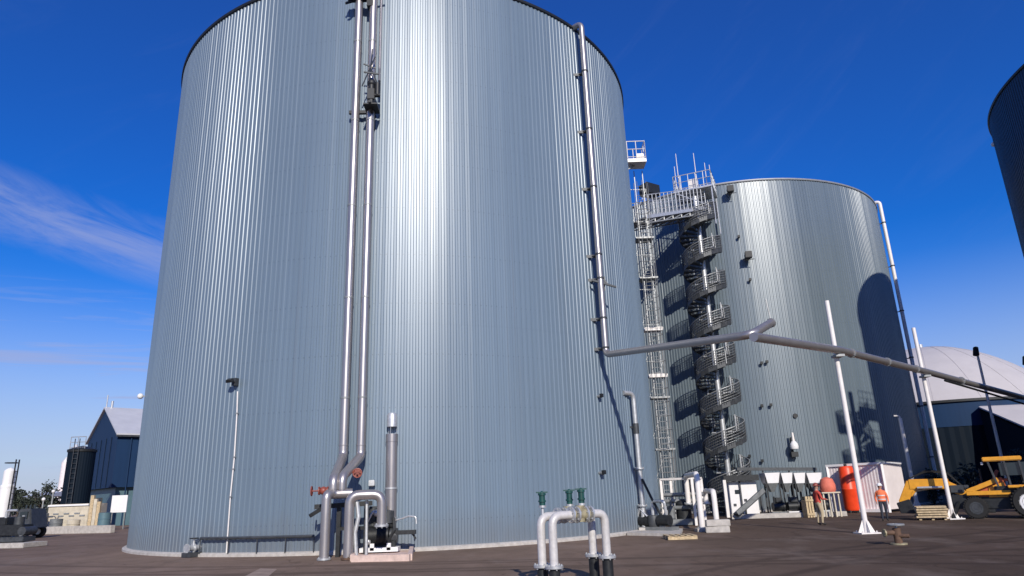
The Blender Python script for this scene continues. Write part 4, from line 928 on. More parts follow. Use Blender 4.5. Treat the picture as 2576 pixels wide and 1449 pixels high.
# people ------------------------------------------------------------------
def person(loc, face, h, label, top, legs, vest=False, helmet=WHITE, pose='walk'):
    s = h/1.75
    V = []; E_ = []; Rr = []
    def vt(x, y, z, r): V.append((x*s, y*s, z*s)); Rr.append(r*s); return len(V)-1
    def ln(a, b): E_.append((a, b)); return b
    pel = vt(0,0,.95,.135); wa = ln(pel, vt(0,.01,1.10,.125)); ch = ln(wa, vt(0,.02,1.30,.15)); nk = ln(ch, vt(0,.01,1.46,.075)); hd0 = ln(nk, vt(0,.02,1.54,.065)); hd1 = ln(hd0, vt(0,.03,1.63,.098)); ln(hd1, vt(0,.02,1.71,.07))
    ln(hd1, vt(0,.135,1.62,.018))               # nose
    for sx in (-1, 1):
        ln(hd1, vt(sx*.10,.01,1.62,.02))        # ears
        st_ = .16*sx if pose == 'walk' else .03*sx
        hp = ln(pel, vt(sx*.10,0,.90,.10)); kn = ln(hp, vt(sx*.11, st_*.6+.04,.50,.068)); an = ln(kn, vt(sx*.12, st_*.9-.02,.09,.045)); ln(an, vt(sx*.13, st_*.9+.14,.04,.04))
        sh = ln(ch, vt(sx*.19,.01,1.38,.065))
        if pose == 'walk': el_ = ln(sh, vt(sx*.26,-sx*.08,1.10,.048)); wr = ln(el_, vt(sx*.26,-sx*.02+.12,.88,.032))
        else: el_ = ln(sh, vt(sx*.27,.05,1.12,.048)); wr = ln(el_, vt(sx*.20,.30,1.08,.032))
        dv = Vector(V[wr])-Vector(V[el_]); dv.normalize(); pm = ln(wr, vt(V[wr][0]/s+dv.x*.06, V[wr][1]/s+dv.y*.06, V[wr][2]/s+dv.z*.06, .030))
        for f_, l_ in ((-.024,.065),(-.008,.075),(.008,.07),(.024,.055)):
            q = Vector(V[pm])/s; f1 = ln(pm, vt(q.x, q.y+f_+dv.y*.03, q.z+dv.z*.03, .010)); ln(f1, vt(q.x-sx*.012, q.y+f_+dv.y*l_, q.z+dv.z*l_, .008))
        q = Vector(V[wr])/s; ln(wr, vt(q.x-sx*.01, q.y+.045, q.z+dv.z*.05, .010))
    me = bpy.data.meshes.new('person'); me.from_pydata(V, E_, []); o = bpy.data.objects.new('person', me); COL.objects.link(o)
    sk = o.modifiers.new('s', 'SKIN'); sv_ = me.skin_vertices[0].data
    for i, r in enumerate(Rr): sv_[i].radius = (r, r*.82 if i < 3 else r); sv_[i].use_root = (i == 0)
    sb = o.modifiers.new('d', 'SUBSURF'); sb.levels = 2; sb.render_levels = 2
    dg = bpy.context.evaluated_depsgraph_get(); m2 = bpy.data.meshes.new_from_object(o.evaluated_get(dg)); o.modifiers.clear(); o.data = m2
    m2.name = 'person'
    for m_ in (SKIN, top, legs, BOOT): m2.materials.append(m_)
    for p in m2.polygons:
        c = p.center/s; p.use_smooth = True
        arm = abs(c.x) > .155 and c.z > .75
        if c.z > 1.475: p.material_index = 0
        elif c.z < .12: p.material_index = 3
        elif c.z < .96 and not (arm and c.y*0+abs(c.x) > .2): p.material_index = 2
        elif arm and (c.z < .92 or c.y > .28): p.material_index = 0
        else: p.material_index = 1
    o.location = loc; o.rotation_euler = (0,0,face); tag(o, label, 'person')
    def child(mb, n, m_):
        c = mb.build(n, m_, None); c.data.transform(Matrix.Scale(s, 4)); c.parent = o; return c
    b = MB(); b.lathe((0,.02,1.66), [(.15,0),(.135,.015),(.115,.02),(.112,.06),(.085,.11),(.04,.135),(.001,.14)], 16); b.box((0,.14,1.67), (.16,.08,.012)); child(b, 'hard_hat', helmet)
    for sx in (-1,1): b = MB(); b.ball((sx*.035,.118,1.635), .012, 8); child(b, 'eye', DARK)
    b = MB(); b.box((0,.115,1.57), (.05,.01,.01)); child(b, 'mouth', REDJ)
    if vest:
        b = MB(); 
        prof = [(.165,.93),(.16,1.10),(.182,1.30),(.165,1.40),(.10,1.445)]
        vs = []; n = 18
        for r, z in prof:
            for i in range(n):
                a = 2*pi*i/n; vs.append((r*1.12*cos(a), r*.86*sin(a)+.015, z))
        b.add(vs, [(j*n+i, j*n+(i+1)%n, (j+1)*n+(i+1)%n, (j+1)*n+i) for j in range(4) for i in range(n)]); child(b, 'vest', HIVIS)
        b = MB(); 
        for z in (1.02, 1.2):
            vs = []
            for dz in (-.022,.022):
                for i in range(n):
                    a = 2*pi*i/n; vs.append((.195*cos(a), .157*sin(a)+.015, z+dz))
            b.add(vs, [(i,(i+1)%n,n+(i+1)%n,n+i) for i in range(n)])
        child(b, 'reflective_band', REFL)
    return o
P = G(2228, 1311); person(P, radians(160), (ZOF(P, 1217)), 'person in orange hi vis vest, white hard hat and dark trousers walking past the container', HIVIS, TROU, True)
P = G(2066, 1322); person(P, radians(-80), (ZOF(P, 1217)), 'person in red jacket and khaki trousers standing before the crate', REDJ, KHAKI, False, RED, 'stand')

# small standpipe in the yard
P = G(2262, 1370); zt = ZOF(P, 1320)
t = thing('hydrant_post', 'small brown standpipe with pale ring top standing alone on the asphalt', 'standpipe', P)
b = MB(); b.cyl((P.x,P.y,0), (P.x,P.y,zt-.08), .10, n=18); b.cyl((P.x-.05,P.y,.3), (P.x-.32,P.y,.3), .06); b.cyl((P.x,P.y-.05,.22), (P.x+.2,P.y-.2,.22), .05); b.build('body', RUSTW, t)
b = MB(); b.tube([(P.x+.19*cos(a), P.y+.19*sin(a), zt) for a in [k*pi/9 for k in range(19)]], .028, 8, False); b.bar((P.x-.19,P.y,zt),(P.x+.19,P.y,zt),.03); b.bar((P.x,P.y-.19,zt),(P.x,P.y+.19,zt),.03); b.cyl((P.x,P.y,zt-.1),(P.x,P.y,zt+.03),.03); b.build('handwheel', GALVD, t)
b = MB(); b.cyl((P.x,P.y,0),(P.x,P.y,.04),.2,n=18); flange(b, (P.x-.33,P.y,.3), (1,0,0), .1); b.build('flange', BRASS, t)

# timber stack
p0, p1 = G(2309, 1309), G(2388, 1308); du = (p1-p0).normalized(); dv = Vector((-du.y, du.x, 0))
W_ = (p1-p0).length; zt = ZOF((p0+p1)/2, 1273)
t = thing('timber_stack', 'stack of pale timber boards on the ground left of the second pole', 'timber', (p0+p1)/2)
rr = random.Random(3); nl = 5
for k in range(nl):
    b = MB(); z0 = .08 + (zt-.08)*k/nl; 
    for j in range(5):
        e0 = rr.uniform(-.04, .04); a0 = p0 + dv*(.2*j) + du*e0; a1 = p1 + dv*(.2*j) + du*rr.uniform(-.05,.04)
        b.bar(Vector((a0.x,a0.y,z0+.05)), Vector((a1.x,a1.y,z0+.05)), .17, (zt-.08)/nl-.03)
    b.build('board_layer', WOOD, t)
for s_ in (.1,.5,.9):
    b = MB(); a0 = p0.lerp(p1, s_); b.bar(a0+Vector((0,0,.04)), a0+dv*.9+Vector((0,0,.04)), .09, .08); b.build('bearer', WOOD, t)

# backhoe loader -----------------------------------------------------------
B0 = G(2475, 1306); B1 = G(2560, 1302)
rzv = radians(-33); ux = Vector((cos(rzv), sin(rzv), 0)); uy = Vector((-ux.y, ux.x, 0))
org = B0 + uy*.9
t = thing('backhoe_loader', 'yellow backhoe loader with canopy roof and folded digging arm at the right edge', 'loader', org, rzv, None, world=False)
mpx = 0.0172
def lx(x):
    for (xa, ma), (xb, mb_) in (((2270, -2.9), (2464, .37)), ((2464, .37), (2561, 1.63))):
        if x <= xb: break
    return ma + (x-xa)/(xb-xa)*(mb_-ma)
def lz(y): return max(0.0, (1306-y)*mpx*.87)
b = MB(); 
for sy in (-.55, .55):
    b.bar((lx(2418), sy, lz(1240)), (lx(2520), sy, lz(1240)), .12, .16)
    b.bar((lx(2420), sy, lz(1236)), (lx(2495), sy, lz(1206)), .10, .17)
b.build('loader_arm', YEL, t, bevel=.01)
b = MB(); b.hexa([(lx(2440),-.42,lz(1250)),(lx(2520),-.42,lz(1250)),(lx(2520),.42,lz(1250)),(lx(2440),.42,lz(1250)),(lx(2445),-.38,lz(1218)),(lx(2505),-.38,lz(1200)),(lx(2505),.38,lz(1200)),(lx(2445),.38,lz(1218))]); b.build('hood', mat('rusty_red_hood', (.45,.10,.03), .5, 0, .2, 6), t, bevel=.03)
b = MB(); b.box((lx(2515),0,lz(1265)), (3.0,.8,.5)); b.box((lx(2450),0,lz(1275)), (.7,.7,.5)); b.box((lx(2530), 0, lz(1235)), (1.3, 1.1, .35)); b.build('chassis', DARK, t, bevel=.03)
b = MB(); b.box(((lx(2464)+lx(2566))/2, 0, lz(1153)), (lx(2566)-lx(2464), 1.5, .17)); b.build('cab_roof', YEL, t, bevel=.03)
for x0, x1 in ((2478, 2492), (2520, 2524), (2558, 2562)):
    for sy in (-.68, .68):
        b = MB(); b.bar((lx(x0), sy, lz(1160)), (lx(x1), sy, lz(1225)), .07); b.build('cab_post', DGREY, t)
b = MB(); b.box((lx(2545),0,lz(1180)), (1.05,1.2,.5)); b.build('cab_window', GLASS, t)
b = MB(); b.box((lx(2490),0,lz(1196)), (.12,.5,.5), ry=.5); b.box((lx(2505),0,lz(1208)), (.4,.5,.12)); b.build('seat', RED, t, bevel=.02)
b = MB(); b.box((lx(2565),-.62,lz(1225)), (1.3,.5,.10)); b.box((lx(2565),.62,lz(1225)), (1.3,.5,.10)); b.box((lx(2600),0,lz(1215)),(.6,1.0,.3)); b.build('mudguard', YEL, t, bevel=.02)
for sy in (-.43, .43):
    b = MB(); b.hexa([(lx(2462),sy-.02,lz(1252)),(lx(2512),sy-.02,lz(1252)),(lx(2512),sy+.02,lz(1252)),(lx(2462),sy+.02,lz(1252)),(lx(2466),sy-.02,lz(1226)),(lx(2508),sy-.02,lz(1212)),(lx(2508),sy+.02,lz(1212)),(lx(2466),sy+.02,lz(1226))]); b.build('side_panel', YEL, t, bevel=.01)
for k, (y0, z0) in enumerate(((-.16, .1), (-.08, .16), (.1, .13))):
    b = MB(); b.tube(fillet([(lx(2300), y0, lz(1196)), (lx(2340), y0, lz(1186)+z0), (lx(2385), y0, lz(1192)+z0), (lx(2420), y0, lz(1232))], .2), .022, 6); b.build('hydraulic_hose', RUB, t)
b = MB(); b.box((lx(2420), -.50, lz(1222)), (.16,.06,.12)); b.box((lx(2420), .50, lz(1222)), (.16,.06,.12)); b.box((lx(2400),0,lz(1228)), (.5,.5,.3)); b.build('kingpost', DGREY, t, bevel=.02)
b = MB(); b.cyl((lx(2455), .2, lz(1222)), (lx(2455), .2, lz(1176)), .04, n=10); b.build('exhaust_pipe', DARK, t)
for sy in (-.5, .5): b = MB(); b.box((lx(2464)-.03, sy, lz(1163)), (.08,.16,.1)); b.build('work_light', WHITE, t)
def wheel(x, sy, R_, wd, rm_=WHITE):
    b = MB(); z = R_; pr = [(R_*.55,-wd/2),(R_*.9,-wd/2),(R_,-wd*.3),(R_,wd*.3),(R_*.9,wd/2),(R_*.55,wd/2)]
    n = 30; vs = []
    for r, w_ in pr:
        for i in range(n): a = 2*pi*i/n; vs.append((x+r*cos(a), sy+w_, z+r*sin(a)))
    b.add(vs, [(j*n+i, j*n+(i+1)%n, ((j+1)%6)*n+(i+1)%n, ((j+1)%6)*n+i) for j in range(6) for i in range(n)])
    for i in range(n):
        a = 2*pi*i/n; b.box((x+R_*cos(a), sy, z+R_*sin(a)), (.05, wd*.9, .05), ry=-a)
    w_ = b.build('wheel', RUB, t)
    b = MB(); y0 = sy - wd*.38 if sy < 0 else sy + wd*.38
    b.cyl((x, y0-.02, z), (x, y0+.02, z), R_*.40, n=24); b.cyl((x, sy-wd*.52, z), (x, sy+wd*.52, z), R_*.14, n=14)
    n = 30; vs = []
    for r, q in ((R_*.42,-wd*.50),(R_*.60,-wd*.50),(R_*.60,wd*.50),(R_*.42,wd*.50)):
        for i in range(n): a = 2*pi*i/n; vs.append((x+r*cos(a), sy+q, z+r*sin(a)))
    b.add(vs, [(j*n+i, j*n+(i+1)%n, ((j+1)%4)*n+(i+1)%n, ((j+1)%4)*n+i) for j in range(4) for i in range(n)])
    o = b.build('rim', rm_, None); o.parent = w_
for sy in (-.75, .75): wheel(lx(2561), sy, .60, .38)
for sy in (-.62, .62): wheel(lx(2432), sy, .42, .28, DGREY)
b = MB(); b.bar((lx(2418),0,lz(1243)), (lx(2378),0,lz(1215)), .28, .34); b.bar((lx(2385),0,lz(1213)), (lx(2297),0,lz(1212)), .28, .42); b.build('boom', YEL, t, bevel=.02)
b = MB(); b.bar((lx(2303),0,lz(1206)), (lx(2276),0,lz(1264)), .24, .36); b.bar((lx(2318),0,lz(1214)), (lx(2296),0,lz(1244)), .2, .12); b.build('dipper_arm', YEL, t, bevel=.02)
b = MB(); b.cyl((lx(2370),-.2,lz(1222)), (lx(2315),-.2,lz(1222)), .05); b.cyl((lx(2345),.2,lz(1224)), (lx(2300),.2,lz(1232)), .05); b.build('hydraulic_ram', GALV, t)
b = MB(); b.hexa([(lx(2268),-.3,lz(1290)),(lx(2302),-.3,lz(1292)),(lx(2302),.3,lz(1292)),(lx(2268),.3,lz(1290)),(lx(2262),-.3,lz(1262)),(lx(2292),-.3,lz(1252)),(lx(2292),.3,lz(1252)),(lx(2262),.3,lz(1262))]); b.build('bucket', DARK, t, bevel=.02)
b = MB(); b.box((lx(2400),0,lz(1262)), (.5,.9,.55)); b.bar((lx(2398),-.45,lz(1262)), (lx(2380),-.9,.02), .12); b.bar((lx(2398),.45,lz(1262)), (lx(2380),.9,.02), .12); b.build('stabiliser', DARK, t, bevel=.02)

# ------------------------------------------------------------------ far right buildings
def wallribs(b, A, B_, z0, z1, pitch=.9, d=.08, nrm=None):
    dd = (B_-A); Ln = dd.length; dd.normalize(); nrm = nrm or Vector((dd.y, -dd.x, 0)); n = max(2, int(Ln/pitch))
    pts = []
    for i in range(n):
        for u, q in ((0,0),(.4,0),(.5,d),(.9,d)): pts.append(A + dd*Ln*(i+u)/n + nrm*q)
    pts.append(B_); m_ = len(pts)
    b.add([Vector((p.x,p.y,z0)) for p in pts]+[Vector((p.x,p.y,z1)) for p in pts], [(i,i+1,m_+i+1,m_+i) for i in range(m_-1)])
Yd = 84.0; cD = AT(2345, 1016, Yd); cxD = cD.x; Rd = 14.0; zE = AT(2350, 1015, Yd-Rd*.8).z
cyD = Yd
zP = AT(2345, 878, cyD).z
t = thing('dome_tank', 'low dark navy round tank under a big pale membrane dome', 'tank', (cxD, cyD, 0))
b = MB(); n = 200; vs = []
for z in (0, zE):
    for i in range(n):
        a = 2*pi*i/n; r = Rd + (.05 if i % 2 else 0); vs.append((cxD+r*cos(a), cyD+r*sin(a), z))
b.add(vs, [(i,(i+1)%n,n+(i+1)%n,n+i) for i in range(n)]); b.build('wall', NAVYD, t, smooth=0)
b = MB(); n = 200; b.add([(cxD+(Rd+.08)*cos(2*pi*i/n), cyD+(Rd+.08)*sin(2*pi*i/n), z) for z in (zE*.72, zE-.1) for i in range(n)], [(i,(i+1)%n,n+(i+1)%n,n+i) for i in range(n)]); b.build('upper_band', NAVY, t, smooth=0)
b = MB(); b.lathe((cxD,cyD,0), [(Rd+.15,zE-.1),(Rd+.3,zE-.1),(Rd+.3,zE+.15),(Rd*.985,zE+.15)], 120); b.build('rim', DARK, t)
b = MB(); b.lathe((cxD,cyD,0), [(max(.01,Rd*.99*(1-k/18)), zE+.1+(zP-zE)*(1-(1-k/18)**2)) for k in range(19)], 96); b.build('dome', DOMEM, t, smooth=60)
b = MB(); b.cyl((cxD,cyD,zP),(cxD,cyD,zP+.6),.3,n=12); b.build('vent', GALV, t)
for q_ in range(20):
    a = 2*pi*q_/20+.1; b = MB(); b.tube([(cxD+Rd*.99*(1-k/14)*cos(a), cyD+Rd*.99*(1-k/14)*sin(a), zE+.12+(zP-zE)*(1-(1-k/14)**2)) for k in range(14)], .016, 5); b.build('seam', DOMEM, t)
# shed to the right in front of the dome tank
A_, B_ = AT(2470, 1020, 71), AT(2760, 1010, 68)
e0, e1_ = AT(2462, 1023, 69.5), AT(2760, 1150, 58)
t = thing('sloped_shed', 'dark shed with a pale sloping roof cut by the right picture edge', 'shed', (e1_.x, e1_.y, 0))
b = MB(); b.add([e0, e1_, B_, A_, e0-Vector((0,0,.15)), e1_-Vector((0,0,.15)), B_-Vector((0,0,.15)), A_-Vector((0,0,.15))], [(0,1,2,3),(7,6,5,4),(0,4,5,1),(1,5,6,2),(2,6,7,3),(3,7,4,0)]); b.build('roof', DOMEM, t, smooth=0)
b = MB(); wallribs(b, Vector((e0.x+.4,e0.y+.5,0)), Vector((e1_.x,e1_.y+.5,0)), 0, min(e0.z,e1_.z)-.1, .6, .05); b.build('wall', NAVYD, t, smooth=0)
b = MB(); q0, q1 = Vector((e0.x+.5,e0.y+.7,0)), Vector((e1_.x,e1_.y+.7,0)); b.hexa([q0, q1, Vector((B_.x,B_.y,0)), Vector((A_.x,A_.y,0)), q0+Vector((0,0,e0.z-.25)), q1+Vector((0,0,e1_.z-.25)), B_-Vector((0,0,.2)), A_-Vector((0,0,.2))]); b.build('end_wall', NAVYD, t, smooth=0)


# dark hedge / scrub heap behind the backhoe
for (x, Yv, h_, w_, lab) in ((2340, 47, 2.3, 2.0, 'dark bush behind the timber stack'), (2400, 46, 2.0, 1.8, 'dark bush between pole and backhoe'), (2440, 48, 2.7, 1.9, 'dark bush just left of the cab roof'), (2570, 50, 3.6, 2.4, 'dark bush behind the cab at the right edge')):
    p = AT(x, 1210, Yv); p.z = 0; rr = random.Random(int(x))
    t = thing('bush', lab, 'bush', p, 0, 'dark bushes behind the machinery')
    b = MB()
    for k in range(420):
        a, q = rr.uniform(0, 2*pi), rr.uniform(-1, 1); r_ = rr.random()**.4; rad = w_*(.8+.2*sin(a*3))
        c = Vector((p.x + rad*.5*r_*cos(a)*sqrt(1-q*q), p.y + rad*.5*r_*sin(a)*sqrt(1-q*q), h_*.5 + h_*.5*r_*q)); s_ = rr.uniform(.08, .18)
        u = Vector((rr.uniform(-1,1), rr.uniform(-1,1), rr.uniform(-1,1))).normalized(); v = u.orthogonal().normalized()
        b.add([c-u*s_, c+v*s_*.6, c+u*s_, c-v*s_*.6], [(0,1,2,3)])
    b.build('foliage', LEAF, t, smooth=0)
    b = MB()
    for k in range(5): b.tube([(p.x, p.y, 0), (p.x+rr.uniform(-.2,.2), p.y+rr.uniform(-.2,.2), h_*.35), (p.x+rr.uniform(-.6,.6), p.y+rr.uniform(-.5,.5), h_*.75)], [.05,.035,.012], 6)
    b.build('stem', BARK, t)

# ------------------------------------------------------------------ left background
K = AT(278, 1240, 66); Lc = AT(204, 1240, 75); dR = Vector((1, .12, 0)).normalized()
gw = (K-Lc); gw.z = 0; W_ = gw.length; gn = gw.normalized(); ln_ = Vector((-gn.y, gn.x, 0)); 
if ln_.x < 0: ln_ = -ln_
zb = ZOF(K, 1226); ze = ZOF(K, 1092); ap = (K+Lc)/2; za = ZOF(ap, 1028)
long_ = 30
t = thing('gable_building', 'tall navy gabled building with pale roof left of the big tank', 'building', Vector((K.x, K.y, 0)))
def V3(p, z): return Vector((p.x, p.y, z))
b = MB(); g_ = [V3(Lc, zb), V3(K, zb), V3(K, ze), V3(ap, za-.1), V3(Lc, ze)]; bk_ = [p + ln_*long_ for p in g_]
b.add(g_ + bk_, [(0,1,2,3,4),(9,8,7,6,5),(0,5,6,1),(1,6,7,2),(4,9,5,0),(2,7,8,3),(3,8,9,4)]); b.build('upper_wall', NAVY, t, smooth=0)
b = MB(); ins = .5; l0, l1 = V3(Lc + gn*ins + ln_*ins, 0), V3(K - gn*ins + ln_*ins, 0); quad([l0, l1, l1+ln_*long_, l0+ln_*long_], 0, zb); b.build('lower_wall', TEALW, t, smooth=0)
for s_ in (1, -1):
    b = MB(); e = K if s_ > 0 else Lc; ov = gn*s_*.35; a0 = V3(ap, za); a1 = V3(e, ze-.1)+ov
    q = [a0-ln_*.2, a1-ln_*.2, a1+ln_*long_, a0+ln_*long_]; b.add([p+Vector((0,0,.02)) for p in q]+[p+Vector((0,0,.16)) for p in q], [(3,2,1,0),(4,5,6,7),(0,1,5,4),(1,2,6,5),(2,3,7,6),(3,0,4,7)]); b.build('roof', PROOF, t, smooth=0)
b = MB(); p = V3(K + ln_*2.2 , ZOF(K + ln_*2.2, 1137)); b.ball(p + gn*.25, .35); b.build('wall_lamp', WHITE, t)
b = MB(); p = V3(ap, za+.1); b.cyl(p, p+Vector((0,0,1.3)), .06); b.cyl(p+ln_*.5, p+ln_*.5+Vector((0,0,.7)), .12); b.build('roof_vent', GALV, t)
b = MB(); e = V3(K, ze-.18)+gn*.3; b.bar(e-ln_*.2, e+ln_*long_, .16, .14); b.build('gutter', DGREY, t)
b = MB(); q = V3(K, 0)+gn*.1+ln_*1.2; b.cyl(V3(q, 0), V3(q, ze-.2), .06, n=8); b.build('downpipe', NAVY, t)
b = MB(); q = (l0+l1)/2 - ln_*.06; b.box((q.x, q.y, 1.3), (2.2, .12, 2.6), rz=atan2(gn.y, gn.x)); b.build('door', DGREY, t)
for k in range(1, 6):
    b = MB(); q = V3(Lc.lerp(K, k/6), 0) - ln_*.03; b.bar(V3(q, zb+.05), V3(q, ze-.1), .05, .03); b.build('cladding_joint', NAVYD, t)
# dark ribbed silo
P = AT(189, 1262, 60); P.z = 0; zt = ZOF(P, 1133); R_ = 37*60/1717*.80
t = thing('dark_silo', 'dark navy cylindrical silo in front of the gabled building', 'silo', P)
b = MB(); n = 64; b.add([(P.x+(R_+(.015 if i%2 else 0))*cos(2*pi*i/n), P.y+(R_+(.015 if i%2 else 0))*sin(2*pi*i/n), z) for z in (.3, zt) for i in range(n)], [(i,(i+1)%n,n+(i+1)%n,n+i) for i in range(n)]); b.build('shell', NAVYD, t, smooth=0)
b = MB(); b.lathe((P.x,P.y,0), [(R_+.08,zt-.15),(R_+.1,zt+.05),(R_*.6,zt+.25),(.01,zt+.4)], 48); b.build('roof', DARK, t)
b = MB(); b.lathe((P.x,P.y,0), [(R_+.3,0),(R_+.3,.3),(R_-.1,.32)], 48); b.build('base', CONC, t)
b = MB(); rail_run(b, [(P.x-R_*.7,P.y-R_*.6,zt+.1),(P.x+R_*.6,P.y-R_*.7,zt+.1)], 1.0, .6, .03); b.build('railing', GALV, t)
b = MB()
for s_ in (-.2,.2): b.bar((P.x+R_*.2+s_, P.y-R_-.15, .3), (P.x+R_*.2+s_, P.y-R_-.15, zt+.9), .05)
for k in range(int(zt/.4)): b.cyl((P.x+R_*.2-.2, P.y-R_-.15, .5+.4*k), (P.x+R_*.2+.2, P.y-R_-.15, .5+.4*k), .02, n=5)
b.build('ladder', DGREY, t)
# low wall and cream bunker
w0, w1 = G(74, 1345), G(277, 1341); dw_ = (w1-w0).normalized(); bw = Vector((-dw_.y, dw_.x, 0))
b = MB(); quad([w0, w1, w1+bw*.35, w0+bw*.35], 0, .5); tag(b.build('low_wall', CONC, bevel=.02), 'long low pale concrete wall at the left edge of the yard', 'wall')
cw0 = AT(120, 1290, 54); cw1 = AT(222, 1290, 54); cw0.z = cw1.z = 0; zt = ZOF(cw0, 1270)
t = thing('cream_container', 'long cream container with dark slots behind the low wall', 'container', (cw0+cw1)/2)
b = MB(); quad([cw0, cw1, cw1+Vector((0,2.4,0)), cw0+Vector((0,2.4,0))], .2, zt); b.build('body', CREAM, t, bevel=.03)
for k in range(7):
    q = cw0.lerp(cw1, .08+.13*k); b = MB(); b.box((q.x, q.y-.02, zt*.60 + (.12 if k % 2 else -.05)), (.40, .06, .10)); b.build('slot', GALVD, t)
b = MB(); b.bar(V3(cw0-Vector((0,.06,0)), zt-.08), V3(cw1-Vector((0,.06,0)), zt-.08), .1, .12); b.bar(V3(cw0-Vector((0,.06,0)), .25), V3(cw1-Vector((0,.06,0)), .25), .1, .14); b.build('rail', WHITE, t)
rr = random.Random(11)
for i, (x, yt_, m_, lab) in enumerate(((228, 1246, WOOD, 'tallest timber post right of the cream container'), (237, 1255, CREAM, 'cream post second right of the cream container'), (246, 1262, WOOD, 'shorter timber post nearest the teal wall'))):
    p = AT(x, 1300, 53); p.z = 0; z = ZOF(p, yt_); b = MB(); b.bar(p, V3(p, z), .24, .2); b.bar(V3(p, z*.5)-Vector((.2,0,0)), V3(p, z*.5)+Vector((.2,0,0)), .08); b.box((p.x,p.y,.1),(.6,.5,.2)); tag(b.build('timber_post', m_), lab, 'post', 'posts behind the low wall')
# drums and valves along the wall
for i, (x, yy, m_, lab) in enumerate(((85, 1300, TEALW, 'teal drum behind the left end of the low wall'), (104, 1304, MGREY, 'grey drum behind the low wall, next to the teal one'), (262, 1302, TEALW, 'teal drum before the lower wall of the gabled building'), (142, 1318, MGREY, 'grey drum in front of the cream container'), (186, 1320, CREAM, 'cream drum in front of the cream container'))):
    p = AT(x, 1310, 52.5); p.z = 0; z = ZOF(p, yy-12); b = MB(); b.lathe(p, [(.01,0),(.42,0),(.42,z*.33),(.45,z*.34),(.42,z*.36),(.42,z*.66),(.45,z*.67),(.42,z*.69),(.42,z),(.38,z+.02),(.01,z)], 20); tag(b.build('drum', m_), lab, 'drum', 'drums behind the low wall')
# white notice panel
p = AT(296, 1300, 56); p.z = 0; z0, z1_ = ZOF(p, 1289), ZOF(p, 1246)
t = thing('notice_panel', 'blank white panel on two posts before the teal wall', 'sign', p)
b = MB(); b.box((p.x, p.y, (z0+z1_)/2), (1.22, .06, z1_-z0)); b.build('panel', WHITE, t)
for s_ in (-.5,.5): b = MB(); b.bar((p.x+s_,p.y+.06,0),(p.x+s_,p.y+.06,z1_-.1),.07); b.build('post', GALVD, t)
# white silo at left edge
p = AT(8, 1290, 47); p.z = 0; z1_ = ZOF(p, 1180); R_ = 15*47/1717
t = thing('white_silo', 'small white silo with a dark ladder cut by the left picture edge', 'silo', p)
b = MB(); b.lathe(p, [(R_,.3),(R_,z1_*.72),(R_*1.03,z1_*.72),(R_*1.03,z1_*.75),(R_*.85,z1_*.77),(R_*.85,z1_*.97),(R_*.6,z1_),(.01,z1_+.1)], 28); b.build('shell', WHITE, t)
b = MB()
for s_ in (-.15,.15): b.bar((p.x+R_+.12,p.y-.2+s_,0),(p.x+R_+.12,p.y-.2+s_,z1_+.6),.06)
for k in range(int(z1_/.35)): b.bar((p.x+R_+.12,p.y-.35,.3+.35*k),(p.x+R_+.12,p.y-.05,.3+.35*k),.03)
b.tube([(p.x+R_*.9*cos(a), p.y+R_*.9*sin(a), z1_+.4) for a in [k*pi/8 for k in range(17)]], .03, 6, False)
b.build('ladder', DARK, t)
b = MB(); b.cyl((p.x,p.y,0),(p.x,p.y,.3),R_+.2,n=24); b.build('base', CONC, t)
# dark utility truck at the left edge on its pad
c0, c1 = G(-60, 1381), G(57, 1379); b = MB(); quad([c0, c1, c1+Vector((.2,1.4,0)), c0+Vector((.2,1.4,0))], 0, .22); tag(b.build('concrete_pad', CONC, bevel=.02), 'pale concrete pad at the left picture edge', 'pad')
org = c0.lerp(c1, .35) + Vector((.1,.7,.22))
t = thing('generator_set', 'black generator set standing on the pale pad at the left picture edge', 'generator', org)
def o3d(x, y, z): return org + Vector((x, y, z))
b = MB(); b.box(o3d(.1,0,.55), (1.7,.8,.5)); b.box(o3d(-.3,0,.95), (.8,.7,.35)); b.build('engine', DARK, t, bevel=.04)
b = MB(); b.box(o3d(.1,0,.14), (2.0,.9,.22)); b.build('base_frame', DGREY, t, bevel=.02)
b = MB(); b.cyl(o3d(.55,-.1,.8), o3d(.55,-.1,1.15), .22, n=18); b.cyl(o3d(.95,-.42,.5), o3d(.95,.42,.5), .2, n=18); b.build('radiator', DGREY, t)
b = MB(); b.tube(fillet([o3d(-.2,0,1.1), o3d(-.2,0,1.45), o3d(.3,0,1.45)], .1), .06, 10); b.build('exhaust_pipe', GALV, t)
for x, yy, l in ((49, 1296, 'grey steel post right of the black generator'), (66, 1284, 'thin grey steel post behind the generator, near the low wall')):
    p = G(x, 1370 if x < 60 else 1352); z = ZOF(p, yy); b = MB(); b.bar((p.x,p.y,.02), V3(p, z), .13, .1); b.box((p.x,p.y,.03),(.35,.35,.06)); b.bar(V3(p,z*.8)-Vector((.25,0,0)), V3(p,z*.8)+Vector((.1,0,0)), .05); tag(b.build('steel_post', GALVD), l, 'post', 'posts by the generator')
P0_ = AT(40, 1320, 44); P0_.z = 0
t = thing('parked_truck', 'dark flatbed truck parked beyond the left pad', 'truck', P0_)
def tk(x, y, z): return P0_ + Vector((x, y, z))
b = MB(); b.box(tk(-.2,0,.75), (3.2,1.7,.16)); b.box(tk(-1.1,0,1.05),(1.2,1.6,.5)); b.build('bed', DGREY, t, bevel=.02)
b = MB(); b.hexa([tk(.5,-.8,.6),tk(1.5,-.8,.6),tk(1.5,.8,.6),tk(.5,.8,.6),tk(.55,-.72,1.75),tk(1.25,-.72,1.75),tk(1.25,.72,1.75),tk(.55,.72,1.75)]); b.build('cab', DGREY, t, bevel=.05)
b = MB(); b.box(tk(.95,-.79,1.38),(.45,.06,.4)); b.build('window', GLASS, t)
